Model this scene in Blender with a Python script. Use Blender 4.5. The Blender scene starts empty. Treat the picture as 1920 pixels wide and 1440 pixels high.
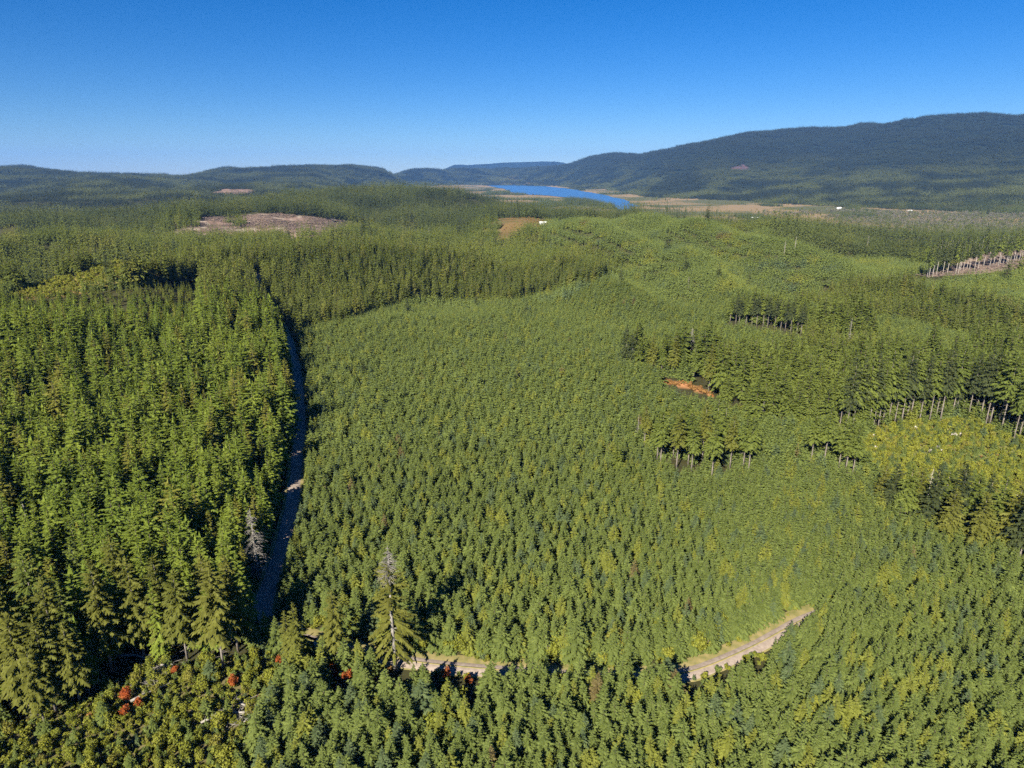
import bpy, math, random
import numpy as np
from mathutils import Vector

# ------------------------------------------------------------------ camera, sky, sun, exposure
scene = bpy.context.scene
COL = scene.collection
R = math.radians
CAMZ = 100.0
PITCH = R(17.5)
FPX = 1250.0                      # focal length in pixels of a 1920 wide picture
cam_data = bpy.data.cameras.new('camera')
cam_data.sensor_width = 36.0
cam_data.lens = FPX / 1920.0 * 36.0
cam_data.clip_start = 0.5
cam_data.clip_end = 60000.0
cam = bpy.data.objects.new('camera', cam_data)
COL.objects.link(cam)
cam.location = (0, 0, CAMZ)
cam.rotation_euler = (R(90) - PITCH, 0, 0)
scene.camera = cam

SUN_EL = R(34.0)
SUN_AZ = R(180.0 + 25.0)          # compass from +Y, clockwise: behind the camera, to the left of it
world = bpy.data.worlds.new('World')
scene.world = world
world.use_nodes = True
wn = world.node_tree.nodes
wl = world.node_tree.links
bg = wn['Background']
sky = wn.new('ShaderNodeTexSky')
sky.sky_type = 'NISHITA'
sky.sun_disc = False
sky.sun_elevation = SUN_EL
sky.sun_rotation = SUN_AZ
sky.altitude = 100.0
sky.air_density = 0.9
sky.dust_density = 0.0
sky.ozone_density = 9.0
hs = wn.new('ShaderNodeHueSaturation')
hs.inputs['Saturation'].default_value = 1.24
hs.inputs['Hue'].default_value = 0.508
wl.new(sky.outputs[0], hs.inputs['Color'])
sm = wn.new('ShaderNodeVectorMath'); sm.operation = 'SCALE'
sm.inputs['Scale'].default_value = 0.8
wl.new(hs.outputs[0], sm.inputs[0])
wl.new(sm.outputs[0], bg.inputs['Color'])
bg.inputs['Strength'].default_value = 0.05

sun_data = bpy.data.lights.new('sun', 'SUN')
sun_data.energy = 5.0
sun_data.angle = R(0.5)
sun_data.color = (1.0, 0.93, 0.76)
sun = bpy.data.objects.new('sun', sun_data)
COL.objects.link(sun)
sdir = Vector((math.sin(SUN_AZ) * math.cos(SUN_EL), math.cos(SUN_AZ) * math.cos(SUN_EL), math.sin(SUN_EL)))
sun.rotation_euler = sdir.to_track_quat('Z', 'Y').to_euler()
sun.location = sdir * 300

vs = scene.view_settings
vs.view_transform = 'Standard'
vs.look = 'None'
vs.exposure = 1.38
vs.gamma = 1.0
vs.use_curve_mapping = False
scene.cycles.use_denoising = False
scene.cycles.adaptive_threshold = 0.02
scene.cycles.max_bounces = 4
scene.cycles.diffuse_bounces = 2
scene.cycles.glossy_bounces = 2
scene.cycles.transmission_bounces = 2
scene.cycles.volume_bounces = 0
scene.cycles.transparent_max_bounces = 4
scene.cycles.sample_clamp_indirect = 4.0

rng = np.random.default_rng(7)
random.seed(7)

# ------------------------------------------------------------------ materials
def new_mat(name):
    m = bpy.data.materials.new(name)
    m.use_nodes = True
    nt = m.node_tree
    nt.nodes.clear()
    out = nt.nodes.new('ShaderNodeOutputMaterial')
    return m, nt, out

def mixrgb(nt, fac, a, b, mode='MIX'):
    n = nt.nodes.new('ShaderNodeMix')
    n.data_type = 'RGBA'
    n.blend_type = mode
    for sock, v in ((n.inputs[0], fac), (n.inputs[6], a), (n.inputs[7], b)):
        if hasattr(v, 'is_linked'):
            nt.links.new(v, sock)
        elif isinstance(v, (int, float)):
            sock.default_value = v
        else:
            sock.default_value = (*v, 1.0) if len(v) == 3 else v
    return n.outputs[2]

def noise(nt, scale, detail=3.0, vec=None, rough=0.55):
    n = nt.nodes.new('ShaderNodeTexNoise')
    n.inputs['Scale'].default_value = scale
    n.inputs['Detail'].default_value = detail
    n.inputs['Roughness'].default_value = rough
    if vec is not None:
        nt.links.new(vec, n.inputs['Vector'])
    return n.outputs[0]

def ramp(nt, fac, lo, hi):
    n = nt.nodes.new('ShaderNodeMapRange')
    n.inputs[1].default_value = lo
    n.inputs[2].default_value = hi
    nt.links.new(fac, n.inputs[0])
    return n.outputs[0]

def world_pos(nt):
    return nt.nodes.new('ShaderNodeNewGeometry').outputs['Position']

def foliage_mat(name, a, b, c=None, cfrac=0.12, trans=0.28, patch=0.012, wr=0.6, slo=0.35, shi=0.65, blue=None, low=None):
    """needles or leaves: a/b mixed by stand and by plant, a few plants of tone c"""
    m, nt, out = new_mat(name)
    oi = nt.nodes.new('ShaderNodeObjectInfo')
    rnd = oi.outputs['Random']
    pos = world_pos(nt)
    stand = ramp(nt, noise(nt, patch, 2, pos), slo, shi)
    f = nt.nodes.new('ShaderNodeMath'); f.operation = 'MULTIPLY_ADD'
    f.inputs[1].default_value = wr; nt.links.new(rnd, f.inputs[0])
    g = nt.nodes.new('ShaderNodeMath'); g.operation = 'MULTIPLY'; g.inputs[1].default_value = 1.0 - wr
    nt.links.new(stand, g.inputs[0]); nt.links.new(g.outputs[0], f.inputs[2])
    col = mixrgb(nt, f.outputs[0], a, b)
    if c is not None:
        q = nt.nodes.new('ShaderNodeMath'); q.operation = 'MULTIPLY'; q.inputs[1].default_value = 7.31
        nt.links.new(rnd, q.inputs[0])
        q2 = nt.nodes.new('ShaderNodeMath'); q2.operation = 'FRACT'; nt.links.new(q.outputs[0], q2.inputs[0])
        q3 = nt.nodes.new('ShaderNodeMath'); q3.operation = 'LESS_THAN'; q3.inputs[1].default_value = cfrac
        nt.links.new(q2.outputs[0], q3.inputs[0])
        col = mixrgb(nt, q3.outputs[0], col, c)
    if blue is not None:
        q4 = nt.nodes.new('ShaderNodeMath'); q4.operation = 'GREATER_THAN'; q4.inputs[1].default_value = 0.92
        nt.links.new(rnd, q4.inputs[0])
        col = mixrgb(nt, q4.outputs[0], col, blue)
        q5 = nt.nodes.new('ShaderNodeMath'); q5.operation = 'LESS_THAN'; q5.inputs[1].default_value = 0.003
        nt.links.new(rnd, q5.inputs[0])
        col = mixrgb(nt, q5.outputs[0], col, (0.15, 0.115, 0.05))
    if low is not None:
        sp = nt.nodes.new('ShaderNodeSeparateXYZ'); nt.links.new(pos, sp.inputs[0])
        lw = ramp(nt, sp.outputs[2], 260.0, 40.0)
        ln = ramp(nt, noise(nt, 0.0031, 2, pos), 0.47, 0.56)
        mm_ = nt.nodes.new('ShaderNodeMath'); mm_.operation = 'MULTIPLY'
        nt.links.new(lw, mm_.inputs[0]); nt.links.new(ln, mm_.inputs[1])
        col = mixrgb(nt, mm_.outputs[0], col, low)
    fine = ramp(nt, noise(nt, 0.9, 2, pos), 0.3, 0.7)
    col = mixrgb(nt, fine, mixrgb(nt, 0.22, col, (0.0, 0.0, 0.0)), mixrgb(nt, 0.10, col, (0.5, 0.5, 0.2)))
    d = nt.nodes.new('ShaderNodeBsdfDiffuse'); nt.links.new(col, d.inputs['Color'])
    t = nt.nodes.new('ShaderNodeBsdfTranslucent'); nt.links.new(col, t.inputs['Color'])
    mx = nt.nodes.new('ShaderNodeMixShader'); mx.inputs[0].default_value = trans
    nt.links.new(d.outputs[0], mx.inputs[1]); nt.links.new(t.outputs[0], mx.inputs[2])
    nt.links.new(mx.outputs[0], out.inputs['Surface'])
    return m

def plain_mat(name, a, b, scale=1.0, rough=0.9, local=True):
    m, nt, out = new_mat(name)
    if local:
        vec = nt.nodes.new('ShaderNodeTexCoord').outputs['Object']
    else:
        vec = world_pos(nt)
    col = mixrgb(nt, ramp(nt, noise(nt, scale, 4, vec), 0.3, 0.7), a, b)
    p = nt.nodes.new('ShaderNodeBsdfPrincipled')
    nt.links.new(col, p.inputs['Base Color'])
    p.inputs['Roughness'].default_value = rough
    p.inputs['Specular IOR Level'].default_value = 0.2
    nt.links.new(p.outputs[0], out.inputs['Surface'])
    return m

M = {}
M['young'] = foliage_mat('young_fir_needles', (0.106, 0.142, 0.036), (0.153, 0.196, 0.050), (0.185, 0.204, 0.036), 0.12, blue=(0.092, 0.132, 0.060))
M['mature'] = foliage_mat('mature_fir_needles', (0.100, 0.152, 0.021), (0.185, 0.232, 0.031), (0.175, 0.175, 0.03), 0.12, patch=0.02)
M['mid'] = foliage_mat('middle_aged_needles', (0.074, 0.100, 0.020), (0.130, 0.152, 0.028), (0.15, 0.155, 0.03), 0.10, patch=0.007, wr=0.5, slo=0.42, shi=0.58)
M['big'] = foliage_mat('old_fir_needles', (0.080, 0.112, 0.022), (0.130, 0.160, 0.030), None)
M['goldbig'] = foliage_mat('yellow_and_sunlit_fir_needles', (0.100, 0.112, 0.020), (0.14, 0.14, 0.026), None)  # yellowish firs, plus the tall stand's golden sunlight put into the needle colour
M['dark'] = foliage_mat('dark_fir_needles', (0.030, 0.045, 0.020), (0.045, 0.06, 0.024), None)
M['far'] = foliage_mat('distant_needles', (0.032, 0.048, 0.016), (0.082, 0.104, 0.026), (0.10, 0.11, 0.026), 0.12, patch=0.004, wr=0.35, slo=0.44, shi=0.58)
M['farhill'] = foliage_mat('hillside_needles', (0.011, 0.020, 0.012), (0.019, 0.030, 0.016), None, 0.05, patch=0.0022, wr=0.15, slo=0.45, shi=0.62, low=(0.085, 0.100, 0.030))
M['shrub'] = foliage_mat('shrub_leaves', (0.16, 0.185, 0.024), (0.25, 0.25, 0.034), (0.20, 0.19, 0.035), 0.12, trans=0.3)
M['red'] = foliage_mat('red_maple_leaves', (0.33, 0.05, 0.02), (0.40, 0.11, 0.03), None, trans=0.3)
M['rust'] = foliage_mat('rusty_bracken', (0.24, 0.10, 0.035), (0.30, 0.17, 0.06), None, trans=0.2)
M['grey_alder'] = foliage_mat('bare_alder_twigs', (0.10, 0.095, 0.07), (0.17, 0.155, 0.12), (0.09, 0.10, 0.035), 0.35, trans=0.1)
M['bark'] = plain_mat('fir_bark', (0.11, 0.093, 0.08), (0.25, 0.22, 0.195), 0.8)
M['paletrunk'] = plain_mat('weathered_pale_bark', (0.26, 0.23, 0.21), (0.46, 0.42, 0.39), 0.8)
M['darkbark'] = plain_mat('dark_fir_bark', (0.07, 0.055, 0.045), (0.15, 0.12, 0.10), 0.8)  # darker bark tone for the young and grown firs
M['deadwood'] = plain_mat('weathered_deadwood', (0.16, 0.145, 0.13), (0.31, 0.285, 0.265), 1.2)
M['pale'] = plain_mat('bleached_wood', (0.26, 0.23, 0.20), (0.44, 0.40, 0.35), 1.2)
M['brushwood'] = plain_mat('grey_brushwood', (0.12, 0.085, 0.07), (0.24, 0.18, 0.15), 1.0)
M['whitewall'] = plain_mat('painted_boards', (0.72, 0.72, 0.70), (0.82, 0.82, 0.80), 0.6, 0.6)
M['roof'] = plain_mat('metal_roof', (0.62, 0.64, 0.66), (0.78, 0.79, 0.80), 0.4, 0.4)
M['glass'] = plain_mat('window_glass', (0.03, 0.04, 0.05), (0.05, 0.06, 0.08), 1.0, 0.1)
M['doorpaint'] = plain_mat('door_paint', (0.16, 0.17, 0.18), (0.20, 0.21, 0.22), 1.0, 0.6)
M['steel'] = plain_mat('galvanised_steel', (0.35, 0.36, 0.37), (0.48, 0.49, 0.50), 0.5, 0.5)

def ground_mat():
    m, nt, out = new_mat('ground_soil')
    at = nt.nodes.new('ShaderNodeAttribute'); at.attribute_name = 'soil'
    pos = world_pos(nt)
    n1 = ramp(nt, noise(nt, 0.35, 5, pos), 0.3, 0.7)
    n2 = ramp(nt, noise(nt, 0.02, 5, pos), 0.3, 0.7)
    col = mixrgb(nt, n1, mixrgb(nt, 0.35, at.outputs['Color'], (0.02, 0.02, 0.01)), mixrgb(nt, 0.25, at.outputs['Color'], mixrgb(nt, 1.0, at.outputs['Color'], (1.7, 1.65, 1.6), 'MULTIPLY')))
    col = mixrgb(nt, n2, mixrgb(nt, 0.18, col, (0.03, 0.03, 0.02)), col)
    p = nt.nodes.new('ShaderNodeBsdfPrincipled')
    nt.links.new(col, p.inputs['Base Color'])
    p.inputs['Roughness'].default_value = 1.0
    p.inputs['Specular IOR Level'].default_value = 0.0
    nt.links.new(p.outputs[0], out.inputs['Surface'])
    return m
M['ground'] = ground_mat()
M['gravel'] = plain_mat('road_gravel', (0.22, 0.17, 0.14), (0.34, 0.28, 0.24), 1.3, 1.0, local=False)
M['rut'] = plain_mat('worn_wheel_track', (0.42, 0.37, 0.33), (0.54, 0.48, 0.43), 1.6, 1.0, local=False)
M['verge'] = plain_mat('dry_verge_grass', (0.16, 0.16, 0.05), (0.33, 0.26, 0.12), 0.5, 1.0, local=False)

def water_mat():
    m, nt, out = new_mat('river_water')
    p = nt.nodes.new('ShaderNodeBsdfPrincipled')
    p.inputs['Base Color'].default_value = (0.045, 0.13, 0.30, 1)
    p.inputs['Roughness'].default_value = 0.35
    p.inputs['IOR'].default_value = 1.33
    b = nt.nodes.new('ShaderNodeBump'); b.inputs['Strength'].default_value = 0.8; b.inputs['Distance'].default_value = 3.0
    nt.links.new(noise(nt, 0.05, 5, world_pos(nt)), b.inputs['Height'])
    nt.links.new(b.outputs[0], p.inputs['Normal'])
    nt.links.new(p.outputs[0], out.inputs['Surface'])
    return m
M['water'] = water_mat()

# ------------------------------------------------------------------ noise and terrain height
def vnoise(x, y, seed=0):
    xi = np.floor(x).astype(np.int64); yi = np.floor(y).astype(np.int64)
    xf = x - xi; yf = y - yi
    u = xf * xf * xf * (xf * (xf * 6 - 15) + 10); v = yf * yf * yf * (yf * (yf * 6 - 15) + 10)
    def h(a, b):
        n = (a * 374761393 + b * 668265263 + seed * 974634777) & 0xFFFFFFFF
        n = ((n ^ (n >> 13)) * 1274126177) & 0xFFFFFFFF
        n = ((n ^ (n >> 16)) * 2246822519) & 0xFFFFFFFF
        return ((n ^ (n >> 13)) & 0xFFFFFF) / float(0xFFFFFF)
    a = h(xi, yi); b = h(xi + 1, yi); c = h(xi, yi + 1); d = h(xi + 1, yi + 1)
    return (a + (b - a) * u) * (1 - v) + (c + (d - c) * u) * v

def fbm(x, y, seed=0, oct=4):
    s = 0.0; a = 0.5; t = 0.0
    for i in range(oct):
        s = s + a * vnoise(x, y, seed + i * 17); t += a
        x = x * 2.03 + 13.7; y = y * 2.03 - 7.1; a *= 0.5
    return s / t

CP, SP = math.cos(PITCH), math.sin(PITCH)
def tan_dep(y, az):
    v = y - 720.0
    return (FPX * SP + CP * v) * math.cos(az) / (FPX * CP - SP * v)

def pchip(xk, yk, x):
    xk = np.asarray(xk, float); yk = np.asarray(yk, float)
    h = np.diff(xk)
    if yk.ndim > 1:
        h = h[:, None]
    dl = np.diff(yk, axis=0) / h
    d = np.zeros_like(yk)
    with np.errstate(divide='ignore', invalid='ignore'):
        w1 = 2 * h[1:] + h[:-1]; w2 = h[1:] + 2 * h[:-1]
        hm = (w1 + w2) / (w1 / dl[:-1] + w2 / dl[1:])
    d[1:-1] = np.where(dl[:-1] * dl[1:] > 0, hm, 0.0)
    d[1:-1] = np.nan_to_num(d[1:-1])
    i = np.clip(np.searchsorted(xk, x) - 1, 0, len(xk) - 2)
    hh = np.diff(xk)[i]
    t = np.clip((x - xk[i]) / hh, 0, 1)
    if yk.ndim > 1:
        t = t[:, None]; hh = hh[:, None]
    return ((2 * t**3 - 3 * t**2 + 1) * yk[i] + (t**3 - 2 * t**2 + t) * hh * d[i]
            + (-2 * t**3 + 3 * t**2) * yk[i + 1] + (t**3 - t**2) * hh * d[i + 1])

# relief seen along each bearing (px = where the bearing meets the horizon): (distance, ground height) or (distance, y, canopy height)
RELIEF = {
    0: [(60, 0), (150, 2), (300, 12), (480, 540, 3), (680, -26), (1000, 447, 12), (1300, -8), (1700, 402, 15), (2300, -25), (3200, 362, 20), (4000, -10), (5000, 340, 20), (7000, 311, 18), (9500, 60), (20000, -40)],
    200: [(60, 0), (200, 3), (350, 12), (520, 490, 4), (740, -24), (1000, 432, 14), (1300, 0), (1700, 398, 12), (2300, -25), (3200, 361, 20), (4500, 338, 20), (6500, 326, 18), (9000, 0), (20000, -40)],
    330: [(60, 0), (200, 2), (350, 8), (560, 486, 9), (770, -20), (1000, 442, 14), (1150, 443, 0), (1330, 415, 2), (1700, 393, 16), (2300, -15), (3000, 358, 20), (4500, 20), (6500, 329, 18), (9000, -20), (20000, -40)],
    430: [(60, 0), (150, 0), (300, 3), (600, 487, 14), (790, -26), (950, 452, 12), (1150, 441, 0), (1400, 406, 0), (1650, 396, 18), (2000, 374, 20), (2600, -15), (3500, 348, 18), (5000, 20), (7500, 314, 14), (10000, 20), (20000, -40)],
    560: [(60, 0), (150, 0), (350, 0), (500, -4), (650, 482, 14), (830, -26), (1000, 446, 12), (1150, 441, 0), (1380, 405, 0), (1650, 387, 18), (2100, 353, 22), (2700, -10), (3500, 0), (5000, 337, 15), (7500, 312, 14), (10000, 0), (20000, -40)],
    700: [(60, 0), (150, 0), (400, 0), (530, -9), (680, 479, 14), (860, -30), (1100, 442, 14), (1240, -10), (1400, 416, 16), (1700, 386, 18), (2200, 343, 24), (2900, -25), (4500, -41), (6000, -36), (7500, 312, 14), (10000, 0), (20000, -40)],
    790: [(60, 0), (150, 0), (400, 0), (545, -9), (690, 486, 13), (860, -28), (1050, 450, 14), (1200, -12), (1350, 420, 14), (1700, 386, 18), (2200, 345, 24), (2800, -32), (3500, -41), (8300, -41), (9500, 316, 14), (12000, 0), (20000, -40)],
    860: [(60, 0), (150, 0), (400, 0), (555, -7), (700, 495, 12), (850, -26), (1000, 455, 14), (1300, 422, 10), (1700, 388, 18), (2200, 352, 24), (2800, -36), (3300, -41), (8500, -41), (10500, 315, 12), (13000, 40), (16500, 309, 0), (20000, -40)],
    950: [(60, 0), (150, 0), (420, 0), (560, 2), (690, -14), (900, 462, 12), (1200, 424, 6), (1400, 402, 5), (1650, 10), (2000, 372, 22), (2500, -38), (3000, -41), (8500, -41), (11000, 317, 12), (14000, 30), (16500, 306, 0), (20000, -40)],
    1040: [(60, 0), (150, 0), (450, 0), (570, 4), (690, -14), (880, 452, 10), (1150, 423, 8), (1400, 413, 3), (1700, -5), (2000, 390, 20), (2450, -38), (2900, -41), (8000, -41), (10000, 310, 14), (13000, 40), (16500, 303, 0), (20000, -40)],
    1150: [(60, 0), (150, 0), (450, 0), (560, 7), (680, -12), (820, 8), (1000, 421, 8), (1200, 10), (1500, 408, 12), (1900, -24), (2350, -40), (2860, -41), (5000, -41), (6300, -38), (7500, 312, 15), (9000, 284, 12), (12000, 0), (20000, -40)],
    1350: [(60, 0), (150, 0), (350, 0), (480, 2), (600, -6), (780, 8), (1000, 426, 8), (1200, 3), (1500, 416, 15), (2000, -38), (2600, -41), (3500, -41), (3900, -36), (4500, 352, 18), (5500, 312, 18), (7500, 257, 12), (10000, 60), (20000, -40)],
    1550: [(60, 0), (150, 0), (350, -1), (500, -5), (680, -10), (900, 450, 10), (1100, 446, 12), (1400, 424, 15), (1900, -38), (2800, -41), (3200, -38), (4500, 342, 18), (5500, 302, 18), (6500, 264, 18), (7500, 238, 12), (10000, 60), (20000, -40)],
    1750: [(60, 0), (150, 0), (300, -1), (450, -3), (600, -1), (800, 507, 0), (950, 468, 4), (1300, 440, 15), (1800, -36), (2400, -41), (2850, -40), (4000, 352, 18), (5000, 302, 18), (6000, 252, 18), (7000, 218, 12), (9500, 100), (20000, -40)],
    1920: [(60, 0), (150, 0), (300, -2), (450, -4), (600, -2), (800, 507, 0), (950, 470, 4), (1300, 442, 15), (1800, -34), (2400, -40), (2850, -36), (4000, 346, 18), (5000, 297, 18), (6000, 247, 18), (7000, 213, 12), (9500, 100), (20000, -40)],
}
def px_az(px):
    return math.atan((px - 960.0) / (FPX * CP + SP * 395.0))
NR, NA = 420, 361
GR = np.exp(np.linspace(math.log(30.0), math.log(20000.0), NR))
AZL = R(70)
GA = np.linspace(-AZL, AZL, NA)
cols = []; azk = []
for px, prof in sorted(RELIEF.items()):
    az = px_az(px); azk.append(az)
    xs = []; zs = []
    for e in prof:
        xs.append(math.log(e[0]))
        zs.append(e[1] if len(e) == 2 else CAMZ - e[0] * tan_dep(e[1], az) - e[2])
    cols.append(pchip(xs, zs, np.log(np.maximum(GR, 60.0))))
azk = [-AZL - 0.01] + azk + [AZL + 0.01]
cols = [cols[0]] + cols + [cols[-1]]
GZ = pchip(azk, np.array(cols), GA)          # (NA, NR)
gx = np.sin(GA)[:, None] * GR[None, :]; gy = np.cos(GA)[:, None] * GR[None, :]
def sst(a, b, x):
    t = np.clip((x - a) / (b - a), 0, 1)
    return t * t * (3 - 2 * t)
up = sst(-39.0, -15.0, GZ)
GZ = GZ + (fbm(gx / 190, gy / 190, 3, 3) - 0.5) * 18.0 * sst(150, 480, GR)[None, :] * up
GZ = GZ + (fbm(gx / 420, gy / 420, 11, 4) - 0.5) * 22.0 * sst(1800, 3200, GR)[None, :] * up
fx = gx + 60 * (fbm(gx / 200, gy / 200, 51, 2) - 0.5); fy = gy + 60 * (fbm(gx / 200, gy / 200, 52, 2) - 0.5)
FOLD = 1 - np.abs(2 * fbm((fx * 0.86 + fy * 0.5) / 260, (fy * 0.86 - fx * 0.5) / 420, 37, 3) - 1)
fm = sst(330, 640, GR)[None, :] * (1 - 0.6 * sst(1300, 2200, GR)[None, :]) * up
fm = fm * (1 - 0.85 * sst(R(26), R(30), GA)[:, None] * sst(600, 700, GR)[None, :] * (1 - sst(1000, 1150, GR)[None, :]))
GZ = GZ + (FOLD - 0.74) * 46.0 * fm
spur = (gx * 0.96 + gy * 0.29) / 135.0 + 1.1 * fbm(gx / 240, gy / 240, 57, 2)
GZ = GZ + np.sin(2 * np.pi * spur) * 11.5 * sst(430, 620, GR)[None, :] * (1 - sst(1150, 1500, GR)[None, :]) * sst(R(-2), R(8), GA)[:, None] * (1 - sst(R(25), R(29), GA)[:, None])
rid = 1 - np.abs(2 * fbm(gx / 900, gy / 900, 29, 4) - 1)
GZ = GZ + (rid - 0.75) * 75.0 * sst(3000, 5200, GR)[None, :] * up

def height(x, y):
    x = np.asarray(x, float); y = np.asarray(y, float)
    r = np.maximum(np.hypot(x, y), 30.01); a = np.clip(np.arctan2(x, y), -AZL + 1e-6, AZL - 1e-6)
    fi = np.clip(np.log(r / 30.0) / math.log(20000.0 / 30.0) * (NR - 1), 0, NR - 1.001)
    fj = (a + AZL) / (2 * AZL) * (NA - 1)
    i = fi.astype(int); j = np.minimum(fj.astype(int), NA - 2); u = fi - i; v = fj - j
    return (GZ[j, i] * (1 - u) + GZ[j, i + 1] * u) * (1 - v) + (GZ[j + 1, i] * (1 - u) + GZ[j + 1, i + 1] * u) * v

def fold_at(x, y):
    r = np.maximum(np.hypot(x, y), 30.01); a = np.arctan2(x, y)
    i = np.clip(np.rint(np.log(r / 30.0) / math.log(20000.0 / 30.0) * (NR - 1)).astype(int), 0, NR - 1)
    return FOLD[np.clip(np.rint((a + AZL) / (2 * AZL) * (NA - 1)).astype(int), 0, NA - 1), i]

ANG = (GZ + 4.0 - CAMZ) / GR[None, :]
RUN = np.maximum.accumulate(ANG, axis=1)
def visible(x, y, top, margin=0.014):
    r = np.maximum(np.hypot(x, y), 31.0); a = np.arctan2(x, y)
    i = np.clip((np.log(r * 0.97 / 30.0) / math.log(20000.0 / 30.0) * (NR - 1)).astype(int), 0, NR - 1)
    j = np.clip(np.rint((a + AZL) / (2 * AZL) * (NA - 1)).astype(int), 0, NA - 1)
    return (top - CAMZ) / r > RUN[j, i] - margin

def project(x, y, z):
    dz = z - CAMZ
    f = y * CP - dz * SP
    u = x; v = -(dz * CP + y * SP)
    f = np.maximum(f, 1e-3)
    return 960 + FPX * u / f, 720 + FPX * v / f

def ground_at(px, py, h=0.0):
    """the point of the terrain (raised by h) that lies along a line of sight"""
    u = (px - 960) / FPX; v = (py - 720) / FPX
    d = np.array([u, CP - SP * v, -SP - CP * v]); d /= math.hypot(d[0], d[1])
    ts = np.exp(np.linspace(math.log(31), math.log(19500), 6000))
    z = CAMZ + d[2] * ts
    g = height(d[0] * ts, d[1] * ts) + h
    k = np.nonzero(z <= g)[0]
    k = k[0] if len(k) else len(ts) - 1
    t = ts[k]
    return np.array([d[0] * t, d[1] * t, float(height(d[0] * t, d[1] * t))])

def inside(poly, x, y):
    x = np.asarray(x); y = np.asarray(y)
    c = np.zeros(x.shape, bool)
    n = len(poly)
    for i in range(n):
        x0, y0 = poly[i]; x1, y1 = poly[(i + 1) % n]
        if y0 == y1:
            continue
        cond = ((y0 > y) != (y1 > y)) & (x < (x1 - x0) * (y - y0) / (y1 - y0) + x0)
        c ^= cond
    return c

# ------------------------------------------------------------------ small helpers
def tag(o, label=None, cat=None, group=None, kind=None):
    if label: o['label'] = label
    if cat: o['category'] = cat
    if group: o['group'] = group
    if kind: o['kind'] = kind
    return o

def mesh_np(name, V, F, mats, midx=None, smooth=False):
    """V (n,3), F (m,3 or 4)"""
    V = np.asarray(V, np.float32); F = np.asarray(F, np.int32)
    me = bpy.data.meshes.new(name)
    k = F.shape[1]
    me.vertices.add(len(V)); me.vertices.foreach_set('co', V.ravel())
    me.loops.add(F.size); me.loops.foreach_set('vertex_index', F.ravel())
    me.polygons.add(len(F)); me.polygons.foreach_set('loop_start', np.arange(0, F.size, k, dtype=np.int32))
    for m in mats:
        me.materials.append(m)
    if midx is not None:
        me.polygons.foreach_set('material_index', np.asarray(midx, np.int32))
    if smooth:
        me.polygons.foreach_set('use_smooth', np.ones(len(F), bool))
    me.update(calc_edges=True)
    return me

def obj(name, me, parent=None, loc=(0, 0, 0), rz=0.0, sc=(1, 1, 1)):
    o = bpy.data.objects.new(name, me)
    COL.objects.link(o)
    o.parent = parent
    o.location = loc; o.rotation_euler = (0, 0, rz); o.scale = sc
    return o

def empty(name, loc, rz=0.0, sc=(1, 1, 1), tilt=(0, 0)):
    o = bpy.data.objects.new(name, None)
    COL.objects.link(o)
    o.empty_display_size = 0.5
    o.location = [float(c) for c in loc]; o.rotation_euler = (tilt[0], tilt[1], rz); o.scale = sc
    return o

class Tris:
    def __init__(self):
        self.v = []; self.f = []; self.m = []
    def tri(self, a, b, c, m=0):
        n = len(self.v); self.v += [a, b, c]; self.f.append((n, n + 1, n + 2)); self.m.append(m)
    def quad(self, a, b, c, d, m=0):
        n = len(self.v); self.v += [a, b, c, d]; self.f += [(n, n + 1, n + 2), (n, n + 2, n + 3)]; self.m += [m, m]
    def tube(self, pts, rad, sides=6, m=0, cap=True):
        n0 = len(self.v)
        pts = [np.asarray(p, float) for p in pts]
        for i, p in enumerate(pts):
            d = pts[min(i + 1, len(pts) - 1)] - pts[max(i - 1, 0)]
            d /= (np.linalg.norm(d) + 1e-9)
            a = np.cross(d, (0, 0, 1.0)) if abs(d[2]) < 0.9 else np.cross(d, (1.0, 0, 0))
            a /= np.linalg.norm(a); b = np.cross(d, a)
            for k in range(sides):
                t = 2 * math.pi * k / sides
                self.v.append(tuple(p + rad[i] * (math.cos(t) * a + math.sin(t) * b)))
        for i in range(len(pts) - 1):
            for k in range(sides):
                a = n0 + i * sides + k; b = n0 + i * sides + (k + 1) % sides
                self.f += [(a, b, b + sides), (a, b + sides, a + sides)]; self.m += [m, m]
        if cap:
            e = n0 + (len(pts) - 1) * sides
            for k in range(1, sides - 1):
                self.f.append((e, e + k, e + k + 1)); self.m.append(m)
                self.f.append((n0, n0 + k + 1, n0 + k)); self.m.append(m)
    def box(self, c, s, m=0, rz=0.0):
        cx, cy, cz = c; hx, hy, hz = s[0] / 2, s[1] / 2, s[2] / 2
        q = []
        for dx, dy, dz in ((-1, -1, -1), (1, -1, -1), (1, 1, -1), (-1, 1, -1), (-1, -1, 1), (1, -1, 1), (1, 1, 1), (-1, 1, 1)):
            x = dx * hx; y = dy * hy
            q.append((cx + x * math.cos(rz) - y * math.sin(rz), cy + x * math.sin(rz) + y * math.cos(rz), cz + dz * hz))
        n = len(self.v); self.v += q
        for a, b, c_, d in ((0, 3, 2, 1), (4, 5, 6, 7), (0, 1, 5, 4), (1, 2, 6, 5), (2, 3, 7, 6), (3, 0, 4, 7)):
            self.f += [(n + a, n + b, n + c_), (n + a, n + c_, n + d)]; self.m += [m, m]
    def add(self, other, off=(0, 0, 0), s=1.0, rz=0.0):
        n = len(self.v); c, sn = math.cos(rz) * s, math.sin(rz) * s
        self.v += [(x * c - y * sn + off[0], x * sn + y * c + off[1], z * s + off[2]) for x, y, z in other.v]
        self.f += [(a + n, b + n, d + n) for a, b, d in other.f]; self.m += other.m
    def mesh(self, name, mats, smooth=False):
        return mesh_np(name, self.v, self.f, mats, self.m if len(mats) > 1 else None, smooth)

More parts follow.
